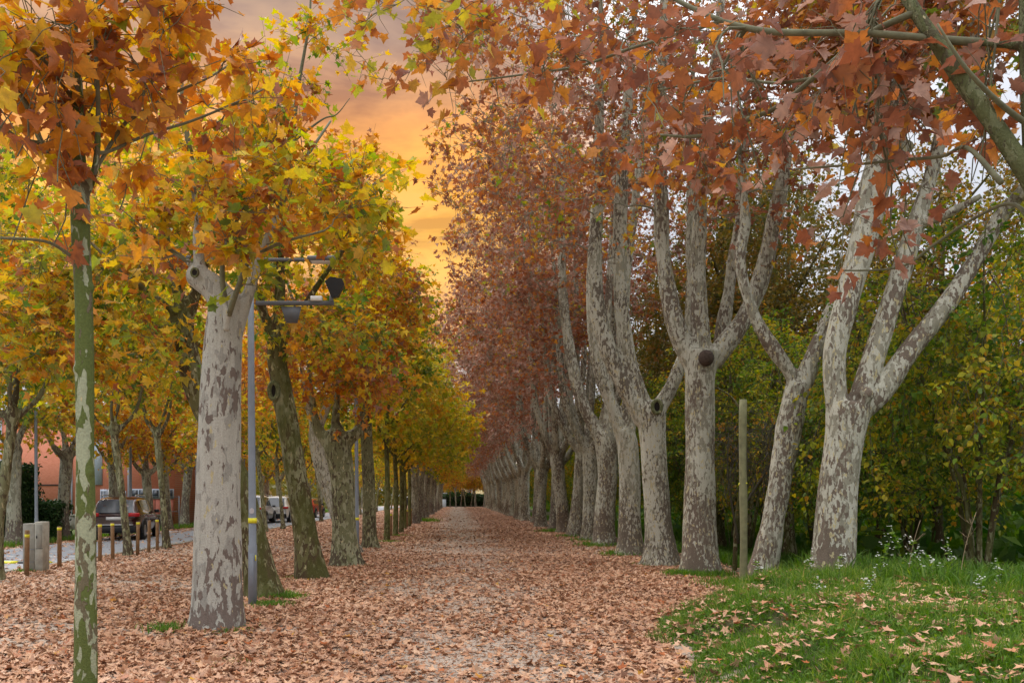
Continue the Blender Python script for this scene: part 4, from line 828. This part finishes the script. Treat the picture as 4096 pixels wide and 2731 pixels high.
d_ = part('door', M['panel'], bl, ((4.6, -.08, 0), (5.2, -.003, 2.0))); part('handle', M['black'], d_, ((5.05, -.13, .95), (5.1, -.083, 1.1)))
w2 = part('window', M['panel'], bl, ((5.5, -.1, 1.55), (7.95, -.003, 2.12))); part('pane', M['glass'], w2, *[((5.56+.4*k, -.112, 1.6), (5.9+.4*k, -.102, 2.06)) for k in range(6)])
part('cladding', M['clad'], bl, *[((5.5+.35*k, -.06, .3), (5.82+.35*k, -.004, 1.54)) for k in range(7)])
mb = MB(); mb.tube([(-5, -.06, 2.38), (-1, -.06, 2.33), (2, -.06, 2.36)], .035, 6); mb.build('conduit', M['black'], bl)
lw = empty('low_wall', (-22.5, 43.5, 0), 'low grey concrete wall running in front of the brick building', 'wall')
part('wall_panel', M['concrete'], lw, *[((-8+2.2*k, 0, -.1), (-5.82+2.2*k, .18, .68)) for k in range(7)]); part('coping', M['concrete'], lw, ((-8.05, -.04, .68), (7.4, .22, .76)))
# railing along the far verge
rl = empty('railing', (-16.6, 44.5, 0), 'thin grey metal railing before the brick building near the third pollard', 'railing')
mb = MB()
for k in range(5): mb.tube([(k*.9-1.5, 0, 0), (k*.9-1.5, 0, 1.7)], .03, 6)
mb.build('post', M['steel'], rl); mb = MB(); mb.tube([(-1.5, 0, 1.66), (2.1, 0, 1.66)], .022, 6); mb.tube([(-1.5, 0, .9), (2.1, 0, .9)], .018, 6); mb.build('rail', M['steel'], rl)
# far house and end of the path
M['cream'] = simple('cream_render', (.75, .62, .33), .85, .06, 2)
fh = empty('house', (2.3, 172, 0), 'pale yellow house beyond the far end of the path', 'house')
part('wall', M['cream'], fh, ((-1.4, 0, 0), (4.3, 8, 4.4)))
mb = MB(); mb.add([(-1.9, -.5, 4.4), (4.8, -.5, 4.4), (4.8, 8.5, 4.4), (-1.9, 8.5, 4.4), (-1.9, 4, 6.3), (4.8, 4, 6.3)], [[(0, 1, 5, 4), (2, 3, 4, 5), (3, 2, 1, 0)], [(0, 4, 3), (1, 2, 5)]]); mb.build('roof', M['clad'], fh)
wf = part('window', M['white'], fh, ((-.2, -.08, 2.3), (.7, -.003, 3.4))); part('pane', M['glass'], wf, ((-.12, -.1, 2.4), (.62, -.083, 3.3)))
dr_ = part('garage_door', M['black'], fh, ((1.5, -.08, 0), (3.9, -.003, 2.3)))
sd_ = empty('shed', (-3.3, 165, 0), 'dark open shed left of the far end of the path', 'shed')
part('wall', M['black'], sd_, ((-1.5, 0, 0), (1.2, 3, 2.4))); part('roof', M['roof'], sd_, ((-1.7, -.3, 2.4), (1.4, 3.2, 2.6)))
M['bluewhite'] = simple('pale_blue_metal', (.45, .55, .62), .5)
bx = empty('utility_box', (-2.25, 146.5, 0), 'small pale blue box at the far left end of the path', 'box'); part('casing', M['bluewhite'], bx, ((-.35, -.2, 0), (.35, .2, 1.35)), bev=.03); part('lid', M['roof'], bx, ((-.38, -.23, 1.35), (.38, .23, 1.42)))
r_ = np.random.RandomState(77); n = 11000; u = r_.uniform(-1, 1, n); x = u*9+1.5; hz = 2.3+.9*np.exp(-((x-.5)/1.5)**2); p = np.stack([x, 160+r_.uniform(-1, 1, n)*1.2, r_.uniform(0, 1, n)*hz], -1)
hb = empty('clipped_bush', (1.5, 160, 0), 'dark green bushes closing the far end of the path', 'bush')
obj('foliage', leaves_mesh('foliage', p-[1.5, 160, 0], norm(r_.normal(size=(n, 3))), norm(r_.normal(size=(n, 3))), .28*r_.uniform(.6, 1.2, n), np.clip(r_.normal(.45, .2, n), 0, 1), 'low', r_), M['hedge'], hb)
mb = MB(); mb.box((-8, -.6, 0), (8, .6, 1.9)); mb.build('shade_core', M['hole'], hb)  # solid dark box added as the shade within the bushes
et = mature_tpl(121, .55, 2.6, 'bark_far', .5, .13, zt=9, K=150, rr=3)
place_row([et], [(-3., 149), (-.2, 147.5), (3., 149), (4.6, 147), (1.4, 150), (-1.2, 151), (.6, 156), (2.4, 153), (3.6, 158), (5.2, 152), (-4, 157), (-7, 153), (8, 156), (11, 153), (-10, 157)], lambda i: 'slender', 'slender trees where the path ends', 0, 'slender pale stemmed tree standing across the far end of the path')

# ------------------------------------------------------------------ poles, bollards, cabinet, stake, bench
def lamp_post(name, x, y, h, label, bands=(1.22,), group='grey lamp posts', detail=False, sign=False):
    root = empty(name, (x, y, 0), label, 'lamp post', group)
    mb = MB(); mb.tube([(0, 0, -.1), (0, 0, .9), (0, 0, .92), (-.02, 0, h*.6), (-.03, 0, h)], [.066, .064, .056, .05, .042], 20); mb.build('pole', M['steel'], root, True)
    if detail: part('access_door', M['steel'], root, ((-.03, -.071, .3), (.03, -.055, .78)), bev=.004)
    for z in bands: mb = MB(); mb.tube([(-.002, 0, z), (-.002, 0, z+.075)], .064, 20); mb.build('yellow_band', M['yellow'], root, True)
    for sg in (-1, 1):
        mb = MB(); a_, b_ = sorted((sg*.06-.03, sg*.85-.03)); mb.box((a_, -.022, h-.19), (b_, .022, h-.145), .006); mb.build('arm', M['dark_steel'], root)
        a_, b_ = sorted((sg*.85-.03, sg*1.25-.03)); l_ = part('lamp_head', M['dark_steel'], root, ((a_, -.11, h-.20), (b_, .11, h-.13)), bev=.015); part('lens', M['white'], l_, ((a_+.05, -.09, h-.206), (b_-.05, .09, h-.198)))
    if sign: part('sign', M['white'], root, ((-.16, -.01, 1.25), (-.055, .01, 1.68)), bev=.003)
    return root
l1 = lamp_post('lamp_post', -3.02, 12.6, 5.28, 'grey lamp post with yellow band standing by the stout pale trunk', (1.23,), detail=True)
mb = MB(); mb.tube([(0, 0, .745), (0, 0, .76)], .062, 16); mb.box((.05, -.055, .68), (.064, -.045, .76)); mb.build('cable_tie', M['yellow'], l1)
mb = MB(); a = np.linspace(-.62, .62, 9)
V = []; 
for zz_ in np.linspace(-1, 1, 9):
    for t in a: k = math.sqrt(max(0, 1-zz_*zz_)); V.append((.0605*math.sin(t*k), -.0605*math.cos(t*k), 1.41+.045*zz_))
i, j = np.meshgrid(np.arange(8), np.arange(8)); q = (j*9+i).ravel(); mb.add(V, [np.stack([q, q+1, q+10, q+9], -1)]); mb.build('round_sticker', M['sticker'], l1, fix=False)
fl = empty('floodlight_bracket', (0, 0, 0)); fl.parent = l1
part('bracket_bar', M['dark_steel'], fl, ((.05, -.03, 4.445), (1.2, .03, 4.50)), bev=.004)
mb = MB(); mb.add([(.42, -.01, 4.42), (.72, -.01, 4.42), (.66, -.01, 4.18), (.50, -.01, 4.18), (.42, .01, 4.42), (.72, .01, 4.42), (.66, .01, 4.18), (.50, .01, 4.18)], [[(0, 1, 2, 3), (7, 6, 5, 4), (0, 4, 5, 1), (1, 5, 6, 2), (2, 6, 7, 3), (3, 7, 4, 0)]]); mb.build('gusset', M['dark_steel'], fl)
jb = part('junction_box', M['white'], fl, ((.86, -.05, 4.50), (1.03, .03, 4.57)), bev=.006)
mb = MB(); hexa = [(-.13, .09), (-.05, .16), (.12, .13), (.16, .05), (.06, -.13), (-.03, -.15)]
V = [(1.21+a_, -.10, 4.68+b_) for a_, b_ in hexa]+[(1.21+a_*.8, .10, 4.68+b_*.8) for a_, b_ in hexa]
mb.add(V, [[tuple(range(6)), tuple(range(11, 5, -1))]]); mb.add(V, [[(i, (i+1) % 6, 6+(i+1) % 6, 6+i) for i in range(6)]]); mb.build('floodlight', M['black'], fl)
mb = MB(); mb.tube([(1.16, 0, 4.5), (1.17, 0, 4.6)], .03, 8); mb.build('mount', M['steel'], fl)
lamp_post('lamp_post', -2.9, 24.7, 7.2, 'grey lamp post carrying a small white sign beside the burl tree', (.96,), sign=True)
lamp_post('lamp_post', -3.5, 48, 7.2, 'far grey lamp post among the slim young trees', (.96,))
for (x_, y_), t_ in zip(((-14.3, 29), (-14.3, 37.4), (-14.2, 46.5), (-14.2, 57)), ('grey lamp post rising behind the concrete cabinet', 'grey lamp post just behind the dark red car', 'grey lamp post across the road before the low wall end', 'farthest grey lamp post on the far side of the road')): lamp_post('lamp_post', x_, y_, 7.4, t_, ())
bo = None
def bollard(x, y, label, h=.95, band=True, rz=0., top=.02):
    root = empty('wooden_bollard', (x, y, 0), label, 'bollard', 'wooden bollards with yellow bands')
    mb = MB(); mb.tube([(0, 0, -.1), (0, 0, h-.02), (0, 0, h)], [.048, .047, .040], 14); mb.build('post', M['wood'], root, True)
    if band: mb = MB(); mb.tube([(0, 0, h-top-.08), (0, 0, h-top-.02)], .0495, 14); mb.build('reflective_band', M['yellow'], root, True)
    root.rotation_euler = (pr.uniform(-.015, .015), pr.uniform(-.02, .02), rz); return root
bs = [(-8.88, 17.6, 'wooden bollard with its yellow band below the top, left of the cabinet', .94, True, .07), (-9.04, 19.4, 'wooden bollard between the cabinet and the young green trunk', .95, True, .0), (-9.0, 21.5, 'wooden bollard just right of the young green trunk before the car', .95, True, 0), (-9.0, 22.3, 'wooden bollard in front of the car licence plate', .95, True, 0),
      (-8.8, 23.5, 'wooden bollard right of the thin leaning tree by the car wheel', .95, True, 0), (-9.0, 24.9, 'plain wooden bollard without a yellow band', .95, False, 0), (-9.17, 26.1, 'dark wooden bollard left of the thin tree past the car', .95, True, 0), (-9.05, 39, 'wooden bollard seen between the lamp post and the mossy tree', .95, True, 0)]
for b in bs: bollard(b[0], b[1], b[2], b[3], b[4], 0, b[5])
for k, px_ in enumerate((886, 891.5, 897.6, 912, 922, 935, 940.5, 945)): D_ = 2.75*1960/(1050-px_); bollard(-2.75, D_, ORD[k]+' nearest wooden bollard in the line among the young trees', .97)
M['conc2'] = simple('cabinet_concrete_pale', (.36, .345, .29), .9, .3, 6, bump=.5)
cb = empty('cabinet', (-9.25, 18.8, 0), 'concrete meter cabinet of two blocks standing at the road edge', 'cabinet')
part('left_block', M['concrete'], cb, ((-.26, -.12, -.05), (.0, .2, 1.04)), bev=.012); part('strap', M['steel'], cb, ((-.265, -.125, .47), (-.003, -.121, .485))); part('strap', M['steel'], cb, ((-.265, -.125, .2), (-.003, -.121, .21)))
part('right_block', M['conc2'], cb, ((.004, -.13, -.05), (.19, .17, 1.08)), bev=.012)
dd = part('door', M['concrete'], cb, ((.045, -.145, .52), (.17, -.132, 1.02)), bev=.004); part('handle', M['black'], dd, ((.05, -.16, .72), (.065, -.147, .78)))
part('slot', M['hole'], cb, ((.03, -.134, .488), (.18, -.1305, .50)))
sk = empty('wooden_stake', (4.66, 13.9, 0), 'tall bare wooden stake with a yellow tie beside the slanting tree', 'stake')
mb = MB(); zz_ = np.linspace(-.2, 3.2, 12); mb.tube(np.stack([.01*np.sin(zz_*2), .01*np.cos(zz_*1.7), zz_], -1), .060+.004*np.sin(zz_*5), 16); mb.build('post', M['stake'], sk, True)
mb = MB(); mb.tube([(0, 0, 1.83), (0, 0, 1.85)], .067, 16); mb.tube([(-.07, -.02, 1.84), (-.09, -.03, 1.81)], .006, 5); mb.build('tie', M['yellow'], sk)
bn = empty('bench', (-2.55, 86, 0), 'small concrete bench under the far left row of trees', 'bench'); part('seat', M['concrete'], bn, ((-.35, -.9, .38), (.3, .9, .46)), bev=.01)
for y_ in (-.7, .5): part('leg', M['concrete'], bn, ((-.28, y_, 0), (.22, y_+.18, .379)))
sb = empty('speed_bump', (-11.35, 20.6, 0), 'black and yellow rubber speed bump across the road', 'speed bump')
for k in range(8):
    mb = MB(); x0 = -1.5+k*.38; mb.add([(x0, -.18, .031), (x0+.37, -.18, .031), (x0+.37, 0, .085), (x0, 0, .085), (x0, .18, .031), (x0+.37, .18, .031)], [[(0, 1, 2, 3), (3, 2, 5, 4), (0, 4, 5, 1)], [(0, 3, 4), (1, 5, 2)]])
    mb.build('segment', M['yellow'] if k % 2 else M['black'], sb)

# ------------------------------------------------------------------ cars
def paint(name, col, rough=.25): return simple(name, col, rough, .04, 3, 0., .5, 0., .8)
M['tyre'] = simple('tyre_rubber', (.015, .015, .016), .8); M['rim'] = simple('alloy_rim', (.28, .28, .3), .35, .1, 5, .8); M['tail'] = simple('tail_light_red', (.45, .01, .012), .25, .1); M['chrome'] = simple('bumper_trim', (.5, .5, .5), .3, .05, 3, .7)
def car(name, loc, rz, mat, label, suv=True, L=4.4, Wd=1.84, Ht=1.62):
    root = empty(name, loc, label, 'car', 'cars on the road at the left', rz); hw = Wd/2; hl = L/2
    # stations from rear (-y) to front (+y): (y, z_bottom, z_belt, z_top, width factor, roof width factor)
    st = [(-hl, .42, .88, .90, .86, .70), (-hl+.06, .30, .98, 1.02, .93, .74), (-hl+.30, .26, 1.04, 1.36, .985, .72), (-hl+.62, .24, 1.06, Ht-.05, 1., .73), (-hl+1.2, .24, 1.05, Ht, 1., .75), (0, .24, 1.02, Ht, 1., .76), (.5, .24, 1.0, Ht-.06, 1., .75), (hl-1.45, .24, .98, 1.22, 1., .80), (hl-1.15, .24, .97, 1.0, .99, .86), (hl-.4, .26, .86, .90, .95, .80), (hl-.08, .32, .70, .74, .88, .7), (hl, .42, .6, .62, .8, .6)]
    prof = []
    for (y, zb, zl, zt, wf, rf) in st:
        w_ = hw*wf; r_ = hw*rf
        half = [(0, zb), (w_*.86, zb), (w_*.97, zb+.10), (w_, (zb+zl)*.5), (w_*.985, zl-.04), (w_*.95, zl), (r_+(w_*.95-r_)*.12, zl+(zt-zl)*.86), (r_*.9, zt-.015), (r_*.5, zt+.012), (0, zt+.02)]
        prof.append([(x, y, z) for x, z in half]+[(-x, y, z) for x, z in half[-2:0:-1]])
    V = np.array(prof); k = V.shape[1]; mb = MB(); i, j = np.meshgrid(np.arange(k), np.arange(len(st)-1)); a_ = (j*k+i).ravel(); b_ = (j*k+(i+1) % k).ravel()
    mb.add(V.reshape(-1, 3), [np.stack([a_, b_, b_+k, a_+k], -1)]); c0 = len(st)*k
    mb.add(V[0], [[tuple(range(k))]]); mb.add(V[-1], [[tuple(range(k-1, -1, -1))]])
    body = mb.build('body', mat, root, True)
    bv = body.modifiers.new('w', 'WELD'); bv.merge_threshold = .002; sbd = body.modifiers.new('s', 'SUBSURF'); sbd.levels = sbd.render_levels = 2
    def sidewin(ya, yb, name):
        mb = MB(); n_ = 6; ys_ = np.linspace(ya, yb, n_); out = []
        sy = [s_[0] for s_ in st]
        for sg in (1, -1):
            V = []
            for y in ys_:
                zl = np.interp(y, sy, [s_[2] for s_ in st]); zt = np.interp(y, sy, [s_[3] for s_ in st]); wf = np.interp(y, sy, [s_[4] for s_ in st])*hw*.95; rf = np.interp(y, sy, [s_[5] for s_ in st])*hw
                for t in (.10, .45, .80): xx = wf+(rf+(wf-rf)*.12-wf)*t/.86; V.append((sg*(xx+.008), y, zl+(zt-zl)*t))
            V = np.array(V); i, j = np.meshgrid(np.arange(2), np.arange(n_-1)); q = (j*3+i).ravel(); mb = MB(); mb.add(V, [np.stack([q, q+1, q+4, q+3], -1)]); mb.build(name, M['glass'], root, True)
    sidewin(-.1, hl-1.5, 'side_window'); sidewin(-hl+.75, -.2, 'side_window')
    mb = MB(); mb.add([(-.66, -hl+.035, 1.02), (.66, -hl+.035, 1.02), (.60, -hl+.46, Ht-.13), (-.60, -hl+.46, Ht-.13), (0, -hl-.0, 1.02), (0, -hl+.44, Ht-.11)], [[(0, 4, 5, 3), (4, 1, 2, 5)]]); mb.build('rear_window', M['glass'], root, fix=False)
    for sg in (-1, 1):
        a_, b_ = sorted((sg*.52, sg*.90)); part('tail_light', M['tail'], root, ((a_, -hl-.01, .88), (b_, -hl+.22, 1.02)), bev=.02)
        mb = MB(); c_ = np.array([sg*(hw+.07), .72, 1.05]); mb.box(c_-[.09, .05, .06], c_+[.09, .05, .07], .02); mb.build('side_mirror', M['black'], root)
        for y_ in (-hl+.85, hl-.82):
            wh = MB(); r_ = .345; wh.tube([(sg*(hw-.20), y_, r_), (sg*(hw-.19), y_, r_), (sg*(hw+.02), y_, r_), (sg*(hw+.03), y_, r_)], [r_*.8, r_, r_, r_*.86], 24); wo = wh.build('wheel', M['tyre'], root, True)
            rm = MB(); rm.tube([(sg*(hw+.025), y_, r_), (sg*(hw+.038), y_, r_)], [.23, .21], 18); rm.build('rim', M['rim'], wo)
            ar = MB(); t_ = np.linspace(-.25, math.pi+.25, 14); ar.tube(np.stack([np.full(14, sg*(hw-.01)), y_+.40*np.cos(t_), r_+.02+.40*np.sin(t_)], -1), .045, 6); ar.build('wheel_arch', M['black'], root, True)
    part('bumper', M['black'], root, ((-.80, -hl-.05, .30), (.80, -hl+.2, .56)), bev=.04); part('bumper_trim', M['chrome'], root, ((-.7, -hl-.06, .56), (.7, -hl+.1, .60)), bev=.008)
    part('licence_plate', M['white'], root, ((-.26, -hl-.022, .76), (.26, -hl-.004, .87)))
    for sg in (-1, 1): mb = MB(); mb.tube([(sg*.60, -hl+.8, Ht+.02), (sg*.60, -hl+.9, Ht+.06), (sg*.6, .3, Ht+.06), (sg*.6, .4, Ht)], .018, 6); mb.build('roof_rail', M['chrome'], root, True)
    return root
car('parked_car', (-13.0, 33.6, .03), R(9), paint('car_paint_dark_red', (.045, .010, .010)), 'very dark red estate car seen from behind on the road at the left')
car('parked_car', (-11.75, 56.5, .03), R(2), paint('car_paint_white', (.72, .73, .74)), 'white car seen from behind through the trunks right of the lamp post', Ht=1.7)
car('parked_car', (-12.4, 52.5, .03), R(2), paint('car_paint_white2', (.6, .61, .62)), 'pale roofed car partly hidden left of the lamp post', Ht=1.75)
car('parked_car', (-12.0, 69, .03), R(-4), paint('car_paint_red', (.42, .015, .02)), 'bright red car far down the road beyond the white car', Ht=1.5)
car('parked_car', (-13.9, 64, .03), R(0), paint('car_paint_orange', (.55, .08, .03)), 'orange red car half hidden behind the white car', Ht=1.5)

# ------------------------------------------------------------------ person far away
def person(x, y, label):
    root = empty('person', (x, y, 0), label, 'person')
    mb = bpy.data.meshes.new('body')
    J = [(0, 0, .95, .13), (0, 0, 1.2, .14), (0, 0, 1.42, .15), (0, .01, 1.52, .06), (0, .01, 1.62, .095), (0, .01, 1.72, .08), (.19, 0, 1.38, .06), (.25, .02, 1.12, .045), (.24, .1, .88, .035), (-.19, 0, 1.38, .06), (-.25, .0, 1.12, .045), (-.25, -.08, .88, .035), (.1, 0, .85, .10), (.11, .12, .48, .06), (.11, .16, .07, .045), (.11, .28, .03, .035), (-.1, 0, .85, .10), (-.11, -.05, .48, .06), (-.11, -.22, .09, .045), (-.11, -.12, .03, .035)]
    E = [(0, 1), (1, 2), (2, 3), (3, 4), (4, 5), (2, 6), (6, 7), (7, 8), (2, 9), (9, 10), (10, 11), (0, 12), (12, 13), (13, 14), (14, 15), (0, 16), (16, 17), (17, 18), (18, 19)]
    mb.from_pydata([j[:3] for j in J], E, []); o = obj('body', mb, simple('dark_clothes', (.015, .015, .025), .9), root)
    sk_ = o.modifiers.new('skin', 'SKIN'); 
    for v, j in zip(mb.skin_vertices[0].data if mb.skin_vertices else [], J): v.radius = (j[3], j[3])
    if mb.skin_vertices: mb.skin_vertices[0].data[0].use_root = True
    o.modifiers.new('sub', 'SUBSURF').levels = 1
    m = MB(); th = np.linspace(0, math.pi/2, 6); m.tube(np.stack([0*th, 0*th+.01, 1.68+.09*np.sin(th)], -1), .105*np.cos(th)+.003, 12); m.build('cap', M['white'], root, True)
person(-5.75, 99, 'distant person in dark clothes with a white cap behind the bollards')

# ------------------------------------------------------------------ flowering weeds on the bank
wr = random.Random(9)
M['petal'] = simple('white_petal', (.75, .75, .7), .7); M['weed'] = simple('weed_stem', (.11, .16, .05), .8, .3); M['dryweed'] = simple('dry_stem', (.28, .2, .12), .8, .3)
def weed(x, y, h, label, dry=False, nb=6, fl=3):
    z0 = float(gz(x, y)); root = empty('flowering_weed' if not dry else 'dry_weed', (x, y, z0), label, 'weed', 'tall weeds on the grass bank')
    mb = MB(); lx, ly = wr.uniform(-.25, .25), wr.uniform(-.15, .15); zz_ = np.linspace(0, 1, 7); sp_ = np.stack([lx*zz_**1.8*h, ly*zz_**1.8*h, zz_*h], -1); mb.tube(sp_, np.linspace(.005, .0025, 7), 5)
    ends = [sp_[-1]]
    for k in range(nb):
        t = wr.uniform(.45, .95); i = int(t*6); b = sp_[i]; a = wr.uniform(0, 6.28); L = wr.uniform(.08, .24)*h
        e = b+np.array([math.cos(a)*L*.8, math.sin(a)*L*.8, L*.7]); mb.tube([b, (b+e)/2+[0, 0, -.01], e], [.0025, .002, .0015], 4); ends.append(e)
    mb.build('stem', M['dryweed'] if dry else M['weed'], root, True)
    r = np.random.RandomState(wr.randint(0, 999)); n = int(26*h/.4); u = r.uniform(0, .9, n); p = np.stack([np.interp(u, zz_, sp_[:, c]) for c in range(3)], -1); a = r.uniform(0, 6.28, n)
    if not dry: obj('leaves', leaves_mesh('leaves', p, norm(np.stack([np.cos(a), np.sin(a), r.uniform(.1, .9, n)], -1)), norm(np.array([0, 0, 1.])+r.normal(size=(n, 3))*.3), r.uniform(.03, .08, n)*[.9], r.uniform(.3, .8, n), 'oval', r), M['grass'], root)
    if fl:
        P_ = []; 
        for e in ends:
            for q in range(fl): P_.append(e+r.normal(size=3)*.018)
        P_ = np.repeat(np.array(P_), 7, 0); n = len(P_); a = np.tile(np.arange(7)*.9, n//7)
        obj('flowers', leaves_mesh('flowers', P_, norm(np.stack([np.cos(a), np.sin(a), .2+0*a], -1)), norm(np.array([0, -.3, 1.])+r.normal(size=(n, 3))*.2), np.full(n, .013), np.zeros(n), 'oval', r), M['petal'], root)
wsp_ = [((1862, 1300, 11.8), .5), ((1925, 1310, 11.3), .42), ((2020, 1300, 11.2), .6), ((2075, 1280, 11.5), .75), ((2110, 1290, 10.8), .6), ((2150, 1300, 10.3), .5), ((2255, 1380, 9.2), .35), ((1990, 1340, 10.2), .3), ((2300, 1330, 10.6), .45), ((1880, 1370, 10.), .28), ((1745, 1330, 12.4), .3), ((2190, 1320, 11), .6)]
for k, ((px_, _, D_), h_) in enumerate(wsp_): weed((px_-VX)/F*D_, D_, h_, ['white flowered weed left of the thick brown foot', 'white flowered weed in front of the thick brown foot', 'white flowered weed just right of the thick brown foot', 'tallest white flowered weed on the bank', 'branching white flowered weed right of the tallest one', 'white flowered weed leaning before the dark shrub', 'low white flowered weed nearest the right edge', 'short white flowered weed low on the bank in the middle', 'white flowered weed farthest right against the dark wood', 'short white weed below the thick brown foot', 'small white weed by the slanting tree foot', 'white flowered weed beside the bent dry stalk'][k], False, 7, 3)
weed((2205-VX)/F*10.6, 10.6, .95, 'tall bent dry brown weed stalk on the bank', True, 9, 0); weed((2085-VX)/F*11.2, 11.2, .85, 'dry brown weed stalk with a spreading head', True, 9, 0)
